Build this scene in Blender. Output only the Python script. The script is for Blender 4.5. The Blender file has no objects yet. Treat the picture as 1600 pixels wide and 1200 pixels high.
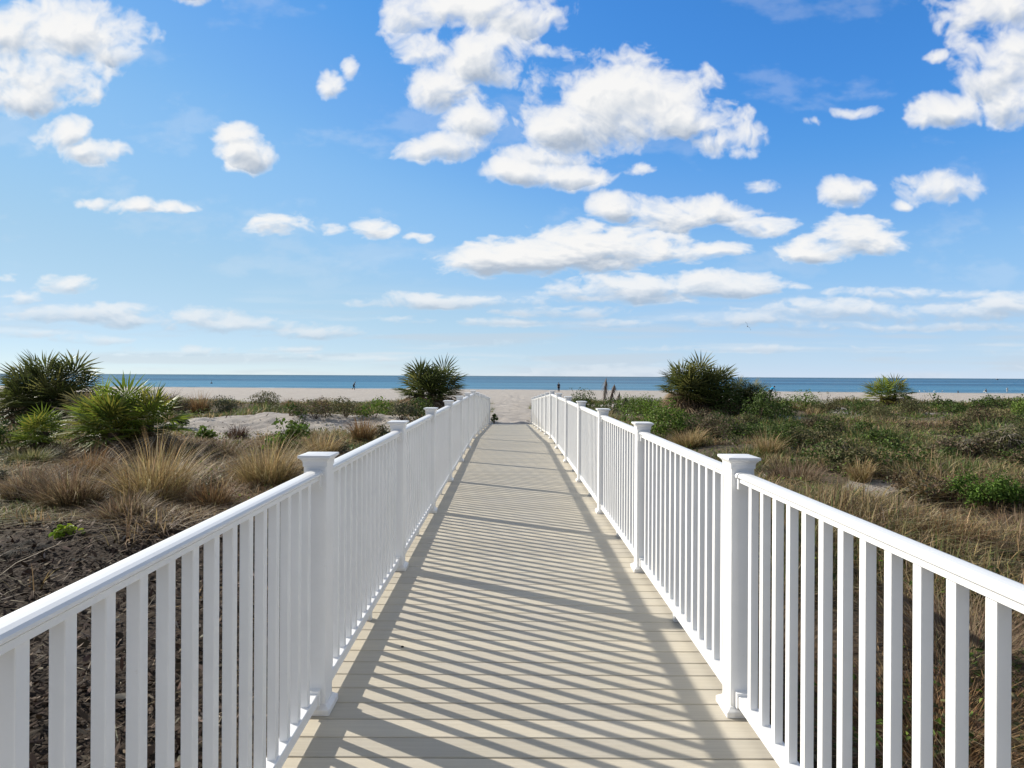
import bpy, bmesh, math, random
import numpy as np
from mathutils import Vector, Matrix
random.seed(7)
RNG = np.random.default_rng(11)
S = bpy.context.scene
C = S.collection
R = math.radians

# ------------------------------------------------------------------ camera model
F, PX, PY, CAMZ = 933.0, 795.0, 587.5, 1.49
ROLL = 0.0052
VR = Vector((math.cos(ROLL), 0, math.sin(ROLL)))
VU = Vector((-math.sin(ROLL), 0, math.cos(ROLL)))
VF = Vector((0, 1, 0))
SEA = -1.71

# ------------------------------------------------------------------ noise
def _hash(xi, yi, seed):
    h = (xi * 374761393 + yi * 668265263 + seed * 974634777) & 0xffffffff
    h = ((h ^ (h >> 13)) * 1274126177) & 0xffffffff
    h = ((h ^ (h >> 15)) * 668265263) & 0xffffffff
    return ((h ^ (h >> 16)) & 0xffffff) / float(0xffffff)
def vnoise(x, y, seed=0):
    x = np.asarray(x, float); y = np.asarray(y, float)
    xf = np.floor(x); yf = np.floor(y)
    xi = xf.astype(np.int64); yi = yf.astype(np.int64)
    tx = x - xf; ty = y - yf
    tx = tx * tx * tx * (tx * (tx * 6 - 15) + 10); ty = ty * ty * ty * (ty * (ty * 6 - 15) + 10)
    a = _hash(xi, yi, seed); b = _hash(xi + 1, yi, seed)
    c = _hash(xi, yi + 1, seed); d = _hash(xi + 1, yi + 1, seed)
    return (a * (1 - tx) + b * tx) * (1 - ty) + (c * (1 - tx) + d * tx) * ty
def fbm(x, y, seed=0, octv=5, gain=0.5, rot=0.6):
    s = 0.0; amp = 1.0; tot = 0.0
    cr, sr = math.cos(rot), math.sin(rot)
    for o in range(octv):
        s = s + amp * vnoise(x, y, seed + o * 17)
        tot += amp; amp *= gain
        x, y = (x * cr - y * sr) * 2.03 + 13.7, (x * sr + y * cr) * 2.03 + 7.1
    return s / tot
def sstep(a, b, x):
    t = np.clip((x - a) / (b - a), 0, 1)
    return t * t * (3 - 2 * t)

# ------------------------------------------------------------------ terrain
def waterline(x): return 140 - 0.1 * np.clip(x, -300, 300)
def gauss(x, y, cx, cy, sx, sy): return np.exp(-(((x - cx) / sx) ** 2 + ((y - cy) / sy) ** 2))
def edge_y(x): return 45.5 + 5 * (fbm(np.asarray(x) / 7.0, np.asarray(x) * 0 + 3.3, 5, 3) - 0.5) - 1.5 * gauss(x, 0 * x, 0, 0, 6, 1) + np.where(x < 0, -4.0, 0.0) * sstep(0, 6, -np.asarray(x))
def terrain(x, y):
    x = np.asarray(x, float); y = np.asarray(y, float)
    yw = waterline(x)
    h = -0.64 + 0 * x
    beach = -0.72 + (SEA + 0.72) * (y - 46) / (yw - 46)
    t = sstep(40, 52, y)
    h = h * (1 - t) + np.maximum(beach, -14) * t
    near_deck = sstep(1.25, 3.2, np.abs(x - 0.1))
    open_y = 1 - sstep(42, 52, y)
    m = 0.42 * gauss(x, y, -9.0, 25.5, 4.6, 3.0) + 0.20 * gauss(x, y, -4.5, 28, 2.0, 2.5)
    m = m + 0.34 * np.exp(-((y - 35) / 3.2) ** 2) * sstep(2.2, 5, -x)
    m = m + 0.30 * np.exp(-((y - 41) / 4.5) ** 2) * sstep(2.5, 7, x)
    m = m + 0.16 * gauss(x, y, 11, 17, 5, 4) + 0.14 * gauss(x, y, 4.2, 8, 1.6, 2.4)
    m = m + 0.24 * gauss(x, y, -4.2, 7.5, 1.7, 1.4) + 0.12 * gauss(x, y, -3.0, 4.0, 0.9, 1.2)
    n = 0.30 * (fbm(x / 3.4, y / 3.4, 21, 4) - 0.5)
    h = h + (m + n * (0.25 + 0.75 * open_y)) * near_deck * np.clip(open_y + 0.0, 0, 1)
    h = h + 0.05 * (fbm(x / 1.1, y / 1.1, 41, 3) - 0.5) * (0.3 + 0.7 * near_deck) * (1 - sstep(20, 90, y) * 0.6)
    sandy = sstep(0.30, 0.6, gauss(x, y, -7.5, 25.5, 6.5, 5)) + 0.6 * sstep(25.9, 26.8, y) * (1 - sstep(1.0, 2.0, np.abs(x - 0.1)))
    h = h + 0.36 * (fbm(x / 0.75, y / 0.75, 61, 3, .62) - 0.5) * np.clip(sandy, 0, 1)
    h = h + 0.40 * (fbm(x / 1.7, y / 1.7, 67, 2) - 0.5) * sstep(2.2, 4.5, x) * open_y
    return h
def sand_mask(x, y):
    """1 = bare sand, 0 = soil under plants"""
    e = sstep(-1.2, 1.4, y - edge_y(x) + 2.0 * (fbm(x / 1.6, y / 1.6, 71, 3) - 0.5))
    path = sstep(25.4, 26.2, y) * (1 - sstep(1.1, 2.1, np.abs(x - 0.1) + 0.8 * (fbm(x, y, 3, 3) - 0.5)))
    d = sstep(0.32, 0.62, gauss(x, y, -8.5, 25.0, 6.5, 4.6) + 0.5 * (fbm(x / 1.7, y / 1.7, 81, 4) - 0.5))
    d2 = sstep(0.58, 0.70, fbm(x / 2.3, y / 2.3, 91, 4)) * 0.8 * sstep(8, 13, y)
    return np.clip(np.maximum.reduce([e, path, d, d2]), 0, 1)
def mulch_mask(x, y):
    return sstep(0, 1.2, -1.0 - x) * (1 - sstep(7.0, 10.5, y + 3.0 * (fbm(x / 2, y / 2, 95, 3) - 0.5)))
def gz(x, y): return float(terrain(np.array([x]), np.array([y]))[0])
def ray(px, py):
    return VR * ((px - PX) / F) - VU * ((py - PY) / F) + VF
_ts = np.concatenate([np.arange(1.5, 60, 0.05), np.arange(60, 400, 0.5)])
def at(px, py):
    """ground point seen at a photo pixel"""
    d = ray(px, py)
    X = d.x * _ts; Y = d.y * _ts; Z = CAMZ + d.z * _ts
    hit = np.nonzero(Z <= terrain(X, Y))[0]
    i = hit[0] if len(hit) else len(_ts) - 1
    return Vector((X[i], Y[i], float(terrain(X[i:i + 1], Y[i:i + 1])[0])))

# ------------------------------------------------------------------ object helpers
def mesh_np(name, V, faces_flat, starts, col=None, smooth=False):
    me = bpy.data.meshes.new(name)
    V = np.asarray(V, np.float32)
    me.vertices.add(len(V)); me.vertices.foreach_set('co', V.ravel())
    me.loops.add(len(faces_flat)); me.loops.foreach_set('vertex_index', np.asarray(faces_flat, np.int32))
    me.polygons.add(len(starts)); me.polygons.foreach_set('loop_start', np.asarray(starts, np.int32))
    if smooth: me.polygons.foreach_set('use_smooth', np.ones(len(starts), bool))
    me.update(calc_edges=True); me.validate()
    if col is not None:
        a = me.color_attributes.new('Col', 'FLOAT_COLOR', 'POINT')
        c = np.ones((len(V), 4), np.float32); c[:, :3] = col
        a.data.foreach_set('color', c.ravel())
    return me
def link(name, me, mat, parent=None, loc=None):
    o = bpy.data.objects.new(name, me); C.objects.link(o)
    if me is not None and mat is not None and len(me.materials) == 0: me.materials.append(mat)
    if parent is not None: o.parent = parent
    if loc is not None: o.location = loc
    return o
def tag(o, label=None, cat=None, group=None, kind=None):
    if label: o['label'] = label
    if cat: o['category'] = cat
    if group: o['group'] = group
    if kind: o['kind'] = kind
    return o
def empty(name, loc, label, cat, group=None):
    o = bpy.data.objects.new(name, None); C.objects.link(o); o.location = loc
    o.empty_display_size = 0.2
    return tag(o, label, cat, group)
class MB:
    """collects polygons for one mesh"""
    def __init__(s): s.v = []; s.f = []
    def add(s, vs, fs):
        b = len(s.v); s.v += [tuple(v) for v in vs]; s.f += [tuple(b + i for i in f) for f in fs]
    def loft(s, rings, caps=True, closed=True):
        b = len(s.v); n = len(rings[0])
        for r in rings: s.v += [tuple(p) for p in r]
        for k in range(len(rings) - 1):
            for i in range(n if closed else n - 1):
                j = (i + 1) % n
                s.f.append((b + k * n + i, b + k * n + j, b + (k + 1) * n + j, b + (k + 1) * n + i))
        if caps:
            s.f.append(tuple(b + i for i in reversed(range(n))))
            s.f.append(tuple(b + (len(rings) - 1) * n + i for i in range(n)))
    def box(s, x0, x1, y0, y1, z0, z1):
        s.loft([[(x0, y0, z0), (x1, y0, z0), (x1, y1, z0), (x0, y1, z0)], [(x0, y0, z1), (x1, y0, z1), (x1, y1, z1), (x0, y1, z1)]])
    def tube(s, pts, rad, n=6):
        rings = []
        for k, p in enumerate(pts):
            p = Vector(p); a = Vector(pts[max(k - 1, 0)]); b = Vector(pts[min(k + 1, len(pts) - 1)])
            t = (b - a).normalized() if (b - a).length > 1e-9 else Vector((0, 0, 1))
            u = t.cross(Vector((0.31, 0.17, 0.93)))
            if u.length < 1e-3: u = t.cross(Vector((1, 0, 0)))
            u.normalize(); w = t.cross(u); r = rad[k] if hasattr(rad, '__len__') else rad
            rings.append([p + u * (r * math.cos(2 * math.pi * i / n)) + w * (r * math.sin(2 * math.pi * i / n)) for i in range(n)])
        s.loft(rings)
    def mesh(s, name, smooth=False):
        me = bpy.data.meshes.new(name); me.from_pydata(s.v, [], s.f); me.validate()
        bm = bmesh.new(); bm.from_mesh(me); bmesh.ops.recalc_face_normals(bm, faces=bm.faces); bm.to_mesh(me); bm.free()
        if smooth:
            me.polygons.foreach_set('use_smooth', np.ones(len(me.polygons), bool))
        me.update(); return me
    def build(s, name, mat, parent=None, loc=None, smooth=False):
        return link(name, s.mesh(name, smooth), mat, parent, loc)
def rsq(h, z, r=0.005, n=3, cx=0, cy=0):
    """rounded square ring of half-width h"""
    r = min(r, h * 0.9); out = []
    for q, (sx, sy) in enumerate(((1, 1), (-1, 1), (-1, -1), (1, -1))):
        for k in range(n):
            a = math.pi / 2 * (q + k / (n - 1))
            out.append((cx + sx * (h - r) + r * math.cos(a), cy + sy * (h - r) + r * math.sin(a), z))
    return out

# ------------------------------------------------------------------ materials
def new_mat(name):
    m = bpy.data.materials.new(name); m.use_nodes = True
    nt = m.node_tree; return m, nt, nt.nodes, nt.links, nt.nodes['Principled BSDF']
def node(ns, t, **kw):
    n = ns.new(t)
    for k, v in kw.items():
        if k in n.inputs: n.inputs[k].default_value = v
        else: setattr(n, k, v)
    return n
def ramp(ns, stops):
    n = ns.new('ShaderNodeValToRGB'); e = n.color_ramp.elements
    while len(e) < len(stops): e.new(0.5)
    for el, (p, c) in zip(e, stops): el.position = p; el.color = (*c, 1) if len(c) == 3 else c
    return n
def mixc(ns, ln, fac, a, b, mode='MIX'):
    n = ns.new('ShaderNodeMix'); n.data_type = 'RGBA'; n.blend_type = mode
    for idx, v in ((0, fac), (6, a), (7, b)):
        if hasattr(v, 'links'): ln.new(v, n.inputs[idx])
        else: n.inputs[idx].default_value = v if idx == 0 else (*v, 1)
    return n.outputs[2]

def mat_plain(name, col, rough=0.5, spec=0.5, var=0.05, scale=30.0):
    m, nt, ns, ln, p = new_mat(name)
    tc = ns.new('ShaderNodeTexCoord'); no = node(ns, 'ShaderNodeTexNoise', Scale=scale, Detail=4.0)
    ln.new(tc.outputs['Object'], no.inputs['Vector'])
    c0 = tuple(c * (1 - var) for c in col); c1 = tuple(min(1, c * (1 + var)) for c in col)
    r = ramp(ns, [(0.3, c0), (0.7, c1)]); ln.new(no.outputs['Fac'], r.inputs['Fac'])
    ln.new(r.outputs['Color'], p.inputs['Base Color'])
    p.inputs['Roughness'].default_value = rough; p.inputs['Specular IOR Level'].default_value = spec
    return m
def mat_vinyl():
    m, nt, ns, ln, p = new_mat('white_vinyl')
    g = ns.new('ShaderNodeNewGeometry')
    n1 = node(ns, 'ShaderNodeTexNoise', Scale=3.0, Detail=6.0, Roughness=0.65); ln.new(g.outputs['Position'], n1.inputs['Vector'])
    r1 = ramp(ns, [(0.35, (0.835, 0.835, 0.83)), (0.6, (0.88, 0.88, 0.878))]); ln.new(n1.outputs['Fac'], r1.inputs['Fac'])
    n2 = node(ns, 'ShaderNodeTexNoise', Scale=55.0, Detail=5.0, Roughness=0.7); ln.new(g.outputs['Position'], n2.inputs['Vector'])
    r2 = ramp(ns, [(0.66, (1, 1, 1)), (0.8, (0.86, 0.84, 0.80))]); ln.new(n2.outputs['Fac'], r2.inputs['Fac'])
    c = mixc(ns, ln, 1.0, r1.outputs['Color'], r2.outputs['Color'], 'MULTIPLY')
    sz = ns.new('ShaderNodeSeparateXYZ'); tc = ns.new('ShaderNodeTexCoord'); ln.new(tc.outputs['Object'], sz.inputs[0])
    n5 = node(ns, 'ShaderNodeTexNoise', Scale=9.0, Detail=6.0, Roughness=0.7); ln.new(g.outputs['Position'], n5.inputs['Vector'])
    zz = node(ns, 'ShaderNodeMath', operation='MULTIPLY_ADD'); zz.inputs[1].default_value = -5.0; ln.new(sz.outputs['Z'], zz.inputs[0]); ln.new(n5.outputs['Fac'], zz.inputs[2])
    rz = ramp(ns, [(0.28, (0, 0, 0)), (0.75, (.38, .38, .38))]); ln.new(zz.outputs[0], rz.inputs['Fac'])
    c = mixc(ns, ln, rz.outputs['Color'], c, (0.42, 0.38, 0.30))
    ln.new(c, p.inputs['Base Color'])
    p.inputs['Roughness'].default_value = 0.38; p.inputs['Specular IOR Level'].default_value = 0.4
    b = node(ns, 'ShaderNodeBump', Strength=0.04, Distance=0.002); n3 = node(ns, 'ShaderNodeTexNoise', Scale=14.0, Detail=3.0)
    ln.new(g.outputs['Position'], n3.inputs['Vector']); ln.new(n3.outputs['Fac'], b.inputs['Height']); ln.new(b.outputs['Normal'], p.inputs['Normal'])
    return m
PITCH = 0.1295
def mat_deck():
    m, nt, ns, ln, p = new_mat('composite_decking')
    g = ns.new('ShaderNodeNewGeometry'); sx = ns.new('ShaderNodeSeparateXYZ'); ln.new(g.outputs['Position'], sx.inputs[0])
    d = node(ns, 'ShaderNodeMath', operation='DIVIDE'); d.inputs[1].default_value = PITCH; ln.new(sx.outputs['Y'], d.inputs[0])
    fl = node(ns, 'ShaderNodeMath', operation='FLOOR'); ln.new(d.outputs[0], fl.inputs[0])
    wn = node(ns, 'ShaderNodeTexWhiteNoise', noise_dimensions='1D'); ln.new(fl.outputs[0], wn.inputs['W'])
    cv = ns.new('ShaderNodeCombineXYZ'); ln.new(sx.outputs['X'], cv.inputs['X']); ln.new(sx.outputs['Y'], cv.inputs['Y']); ln.new(fl.outputs[0], cv.inputs['Z'])
    mp = node(ns, 'ShaderNodeMapping'); mp.inputs['Scale'].default_value = (2.2, 95.0, 3.1); ln.new(cv.outputs[0], mp.inputs['Vector'])
    gr = node(ns, 'ShaderNodeTexNoise', Scale=1.0, Detail=5.0, Roughness=0.6); ln.new(mp.outputs[0], gr.inputs['Vector'])
    rg = ramp(ns, [(0.3, (0.53, 0.475, 0.375)), (0.7, (0.615, 0.56, 0.45))]); ln.new(gr.outputs['Fac'], rg.inputs['Fac'])
    rb = ramp(ns, [(0.0, (0.86, 0.86, 0.87)), (1.0, (1.06, 1.05, 1.04))]); ln.new(wn.outputs['Value'], rb.inputs['Fac'])
    c = mixc(ns, ln, 1.0, rg.outputs['Color'], rb.outputs['Color'], 'MULTIPLY')
    # wind-blown sand and worn traffic stains
    n2 = node(ns, 'ShaderNodeTexNoise', Scale=2.2, Detail=7.0, Roughness=0.7); ln.new(g.outputs['Position'], n2.inputs['Vector'])
    r2 = ramp(ns, [(0.42, (0, 0, 0)), (0.72, (0.45, 0.45, 0.45))]); ln.new(n2.outputs['Fac'], r2.inputs['Fac'])
    c = mixc(ns, ln, r2.outputs['Color'], c, (0.50, 0.47, 0.42))
    n4 = node(ns, 'ShaderNodeTexNoise', Scale=160.0, Detail=2.0); ln.new(g.outputs['Position'], n4.inputs['Vector'])
    r4 = ramp(ns, [(0.72, (1, 1, 1)), (0.80, (0.62, 0.58, 0.52))]); ln.new(n4.outputs['Fac'], r4.inputs['Fac'])
    c = mixc(ns, ln, 1.0, c, r4.outputs['Color'], 'MULTIPLY')
    ln.new(c, p.inputs['Base Color']); p.inputs['Roughness'].default_value = 0.62; p.inputs['Specular IOR Level'].default_value = 0.3
    b = node(ns, 'ShaderNodeBump', Strength=0.25, Distance=0.002); ln.new(gr.outputs['Fac'], b.inputs['Height']); ln.new(b.outputs['Normal'], p.inputs['Normal'])
    return m
def mat_ground():
    m, nt, ns, ln, p = new_mat('dune_ground')
    g = ns.new('ShaderNodeNewGeometry'); at_ = node(ns, 'ShaderNodeAttribute', attribute_name='Col'); sp = ns.new('ShaderNodeSeparateColor'); ln.new(at_.outputs['Color'], sp.inputs[0])
    n1 = node(ns, 'ShaderNodeTexNoise', Scale=0.8, Detail=8.0, Roughness=0.65); ln.new(g.outputs['Position'], n1.inputs['Vector'])
    n2 = node(ns, 'ShaderNodeTexNoise', Scale=22.0, Detail=6.0, Roughness=0.7); ln.new(g.outputs['Position'], n2.inputs['Vector'])
    sand = ramp(ns, [(0.3, (0.45, 0.405, 0.36)), (0.7, (0.575, 0.525, 0.475))]); ln.new(n1.outputs['Fac'], sand.inputs['Fac'])
    grit = ramp(ns, [(0.30, (0.72, 0.69, 0.65)), (0.5, (1, 1, 1))]); ln.new(n2.outputs['Fac'], grit.inputs['Fac'])
    sandc = mixc(ns, ln, 1.0, sand.outputs['Color'], grit.outputs['Color'], 'MULTIPLY')
    soil = ramp(ns, [(0.3, (0.055, 0.042, 0.030)), (0.52, (0.16, 0.125, 0.085)), (0.72, (0.36, 0.30, 0.23))]); ln.new(n2.outputs['Fac'], soil.inputs['Fac'])
    mul = ramp(ns, [(0.3, (0.016, 0.012, 0.009)), (0.55, (0.060, 0.042, 0.030)), (0.75, (0.13, 0.098, 0.072))]); ln.new(n2.outputs['Fac'], mul.inputs['Fac'])
    add = node(ns, 'ShaderNodeMath', operation='MULTIPLY_ADD'); add.inputs[1].default_value = 0.55; ln.new(n2.outputs['Fac'], add.inputs[0])
    sub = node(ns, 'ShaderNodeMath', operation='SUBTRACT'); sub.inputs[1].default_value = 0.275; ln.new(sp.outputs['Red'], sub.inputs[0]); ln.new(sub.outputs[0], add.inputs[2])
    f = ramp(ns, [(0.38, (0, 0, 0)), (0.58, (1, 1, 1))]); ln.new(add.outputs[0], f.inputs['Fac'])
    c = mixc(ns, ln, f.outputs['Color'], soil.outputs['Color'], sandc)
    c = mixc(ns, ln, sp.outputs['Green'], c, mul.outputs['Color'])
    # wet sand by the water
    c = mixc(ns, ln, sp.outputs['Blue'], c, (0.17, 0.155, 0.14))
    ln.new(c, p.inputs['Base Color']); p.inputs['Roughness'].default_value = 0.9; p.inputs['Specular IOR Level'].default_value = 0.15
    v = node(ns, 'ShaderNodeTexVoronoi', Scale=2.6); v.feature = 'SMOOTH_F1'; ln.new(g.outputs['Position'], v.inputs['Vector'])
    mx = node(ns, 'ShaderNodeMath', operation='MULTIPLY_ADD'); mx.inputs[1].default_value = 0.7; ln.new(v.outputs['Distance'], mx.inputs[0]); ln.new(n2.outputs['Fac'], mx.inputs[2])
    b = node(ns, 'ShaderNodeBump', Strength=0.8, Distance=0.09); ln.new(mx.outputs[0], b.inputs['Height']); ln.new(b.outputs['Normal'], p.inputs['Normal'])
    return m
def mat_leaf(name, rough=0.5, spec=0.4, transl=0.3, tint=(1, 1, 1)):
    m, nt, ns, ln, p = new_mat(name)
    a = node(ns, 'ShaderNodeAttribute', attribute_name='Col')
    g = ns.new('ShaderNodeNewGeometry'); n = node(ns, 'ShaderNodeTexNoise', Scale=9.0, Detail=3.0); ln.new(g.outputs['Position'], n.inputs['Vector'])
    r = ramp(ns, [(0.3, tuple(0.78 * t for t in tint)), (0.7, tuple(1.2 * t for t in tint))]); ln.new(n.outputs['Fac'], r.inputs['Fac'])
    c = mixc(ns, ln, 1.0, a.outputs['Color'], r.outputs['Color'], 'MULTIPLY')
    ln.new(c, p.inputs['Base Color']); p.inputs['Roughness'].default_value = rough; p.inputs['Specular IOR Level'].default_value = spec
    t = ns.new('ShaderNodeBsdfTranslucent'); ln.new(c, t.inputs['Color'])
    ms = ns.new('ShaderNodeMixShader'); ms.inputs[0].default_value = transl
    ln.new(p.outputs[0], ms.inputs[1]); ln.new(t.outputs[0], ms.inputs[2])
    ln.new(ms.outputs[0], ns['Material Output'].inputs['Surface'])
    return m
def mat_sea():
    m, nt, ns, ln, p = new_mat('sea_water')
    g = ns.new('ShaderNodeNewGeometry')
    mp = node(ns, 'ShaderNodeMapping'); mp.inputs['Scale'].default_value = (0.0016, 0.016, 1.0); ln.new(g.outputs['Position'], mp.inputs['Vector'])
    n = node(ns, 'ShaderNodeTexNoise', Scale=1.0, Detail=4.0, Roughness=0.55); ln.new(mp.outputs[0], n.inputs['Vector'])
    r = ramp(ns, [(0.40, (0.008, 0.070, 0.145)), (0.54, (0.024, 0.135, 0.245)), (0.66, (0.09, 0.26, 0.40))]); ln.new(n.outputs['Fac'], r.inputs['Fac'])  # paler noise bands: reflected sky painted into the water colour
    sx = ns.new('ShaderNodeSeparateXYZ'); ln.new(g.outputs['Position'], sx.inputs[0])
    # distance offshore: pale bands, sky reflection painted as water colour; deep further out
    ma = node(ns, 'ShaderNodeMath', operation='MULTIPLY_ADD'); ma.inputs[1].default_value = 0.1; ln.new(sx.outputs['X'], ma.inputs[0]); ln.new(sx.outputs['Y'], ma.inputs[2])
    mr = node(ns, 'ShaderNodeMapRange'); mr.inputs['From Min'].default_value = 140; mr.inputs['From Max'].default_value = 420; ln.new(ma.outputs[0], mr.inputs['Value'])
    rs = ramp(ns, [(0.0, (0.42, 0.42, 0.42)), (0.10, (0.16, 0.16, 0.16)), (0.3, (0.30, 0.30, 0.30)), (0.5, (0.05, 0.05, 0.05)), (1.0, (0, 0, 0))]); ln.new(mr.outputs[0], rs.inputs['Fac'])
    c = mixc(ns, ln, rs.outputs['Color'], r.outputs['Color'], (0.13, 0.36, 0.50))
    mr2 = node(ns, 'ShaderNodeMapRange'); mr2.inputs['From Min'].default_value = 600; mr2.inputs['From Max'].default_value = 2500; ln.new(sx.outputs['Y'], mr2.inputs['Value'])
    c = mixc(ns, ln, mr2.outputs[0], c, (0.014, 0.080, 0.130))
    ln.new(c, p.inputs['Base Color'])
    p.inputs['Roughness'].default_value = 0.35; p.inputs['IOR'].default_value = 1.33; p.inputs['Specular IOR Level'].default_value = 0.15
    mp2 = node(ns, 'ShaderNodeMapping'); mp2.inputs['Scale'].default_value = (0.10, 0.55, 1.0); ln.new(g.outputs['Position'], mp2.inputs['Vector'])
    n2 = node(ns, 'ShaderNodeTexNoise', Scale=1.0, Detail=6.0, Roughness=0.6); ln.new(mp2.outputs[0], n2.inputs['Vector'])
    b = node(ns, 'ShaderNodeBump', Strength=0.8, Distance=0.6); ln.new(n2.outputs['Fac'], b.inputs['Height']); ln.new(b.outputs['Normal'], p.inputs['Normal'])
    return m
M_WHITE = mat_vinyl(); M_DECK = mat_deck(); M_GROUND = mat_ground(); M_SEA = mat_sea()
M_GRASS = mat_leaf('grass_blades', 0.6, 0.25, 0.35); M_LEAF = mat_leaf('shrub_leaves', 0.6, 0.28, 0.3)
M_PALM = mat_leaf('palm_fronds', 0.5, 0.35, 0.38); M_DEAD = mat_leaf('dry_fronds', 0.8, 0.1, 0.42)
M_MULCH = mat_leaf('mulch_chips', 0.85, 0.15, 0.05)
M_BARK = mat_plain('palm_bark', (0.10, 0.075, 0.055), 0.9, 0.1, 0.4, 25); M_STEM = mat_plain('woody_stem', (0.12, 0.09, 0.065), 0.9, 0.1, 0.35, 40)
M_TIMBER = mat_plain('treated_timber', (0.23, 0.19, 0.13), 0.85, 0.2, 0.25, 8)

# ------------------------------------------------------------------ ground and sea
def axis(pts):
    out = []
    for a, b, st in pts: out += list(np.arange(a, b, st))
    return np.array(out + [pts[-1][1]])
gx = axis([(-6000, -600, 900), (-600, -120, 40), (-120, -40, 4), (-40, -16, 0.5), (-16, 16, 0.14), (16, 40, 0.5), (40, 120, 4), (120, 600, 40), (600, 6000, 900)])
gy = axis([(-200, -10, 10), (-10, 1, 0.5), (1, 34, 0.14), (34, 56, 0.3), (56, 170, 2.0), (170, 420, 25), (420, 1500, 200)])
GX, GY = np.meshgrid(gx, gy)
GZ = terrain(GX, GY)
nx, ny = len(gx), len(gy)
idx = np.arange(nx * ny).reshape(ny, nx)
q = np.stack([idx[:-1, :-1], idx[:-1, 1:], idx[1:, 1:], idx[1:, :-1]], -1).reshape(-1, 4)
SM = sand_mask(GX, GY); MM = mulch_mask(GX, GY)
WET = sstep(-5.0, -1.0, GY - waterline(GX)) * 0.8
me = mesh_np('ground', np.stack([GX, GY, GZ], -1).reshape(-1, 3), q.ravel(), np.arange(len(q)) * 4,
             np.stack([SM, MM, WET], -1).reshape(-1, 3), True)
tag(link('ground', me, M_GROUND), 'sandy dune ground with brown litter running down to a pale beach', 'ground', kind='structure')
mb = MB(); mb.add([(-30000, 90, SEA), (30000, 90, SEA), (30000, 42000, SEA), (-30000, 42000, SEA)], [(0, 1, 2, 3)])
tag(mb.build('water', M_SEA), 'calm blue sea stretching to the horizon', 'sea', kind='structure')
# thin wash of foam where the water meets the sand
mb = MB(); xs = np.arange(-260, 261, 1.3)
for k in range(len(xs) - 1):
    a = []
    for x in (xs[k], xs[k + 1]):
        yc = waterline(x) + 0.5 + 2.4 * (fbm(np.array([x / 9.0]), np.array([0.5]), 8, 3)[0] - 0.5)
        w = max(0.05, 0.9 * (fbm(np.array([x / 14.0]), np.array([9.5]), 9, 3)[0] - 0.33))
        a.append((x, yc, w))
    (x0, y0, w0), (x1, y1, w1) = a
    z = SEA + 0.03
    mb.add([(x0, y0 - w0, z), (x1, y1 - w1, z), (x1, y1 + w1, z), (x0, y0 + w0, z), (x0, y0, z + 0.05), (x1, y1, z + 0.05)], [(0, 1, 5, 4), (4, 5, 2, 3)])
tag(mb.build('sea_foam', mat_plain('foam', (0.75, 0.78, 0.8), 0.6, 0.3, 0.1, 4)), 'thin white foam along the water edge', 'foam', kind='stuff')

# ------------------------------------------------------------------ boardwalk
XC, HW, L = 0.0915, 0.9425, 1.93
YB, YE = 2.68 + 6 * L, 2.68 + 12 * L
SL = 0.0505
def zd(y): return -SL * max(0.0, y - YB)
mb = MB(); y = -2.2
while y + PITCH < YE + 0.02:
    y0, y1 = y, y + PITCH - 0.0055; c = 0.003
    prof = [(y0, -0.026), (y1, -0.026), (y1, -c), (y1 - c, 0), (y0 + c, 0), (y0, -c)]
    jx = random.uniform(-.002, .002)
    mb.loft([[(XC + s * 1.03 + jx, py, pz + zd(py)) for py, pz in prof] for s in (-1, 1)])
    y += PITCH
deck = tag(mb.build('boardwalk', M_DECK), 'beige composite boardwalk leading down to the beach', 'boardwalk', kind='structure')
for s in (-1, 1):
    mb = MB(); xa = XC + s * 1.0 - 0.02; xb = xa + 0.04
    mb.loft([[(xa, yy, zd(yy) - 0.028), (xb, yy, zd(yy) - 0.028), (xb, yy, zd(yy) - 0.24), (xa, yy, zd(yy) - 0.24)] for yy in (-2.2, YB, YE - 0.01)])
    mb.build('fascia_board', M_TIMBER, deck)
for k in range(-1, 12):
    for s in (-1, 1):
        yy = 2.68 + k * L - 0.4; x = XC + s * 0.9
        if zd(yy) - 0.26 < gz(x, yy) + 0.05: continue
        MBb = MB(); MBb.box(x - 0.07, x + 0.07, yy - 0.07, yy + 0.07, gz(x, yy) - 0.3, zd(yy) - 0.03); MBb.build('pile', M_TIMBER, deck)

# ------------------------------------------------------------------ railings
RAILTOP = 1.070
TOP = [(-.0315, -.0195), (-.0335, -.017), (-.0335, -.0105), (-.0285, -.004), (-.016, -.0006), (0, 0), (.016, -.0006), (.0285, -.004), (.0335, -.0105), (.0335, -.017), (.0315, -.0195), (.0215, -.0200), (.0215, -.0245), (.0245, -.0255), (.0245, -.0400), (.0225, -.0415), (-.0225, -.0415), (-.0245, -.0400), (-.0245, -.0255), (-.0215, -.0245), (-.0215, -.0200)]
BZ = 0.097     # top of the bottom rail
BOT = [(-.022, BZ), (-.025, BZ - .003), (-.025, BZ - .048), (.025, BZ - .048), (.025, BZ - .003), (.022, BZ)]
def sweep(prof, x, y0, y1, zoff, zlift=0.0):
    m = MB(); m.loft([[(x + a, yy, b + zoff + zd(yy)) for a, b in prof] for yy in (y0, y1)]); return m
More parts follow.
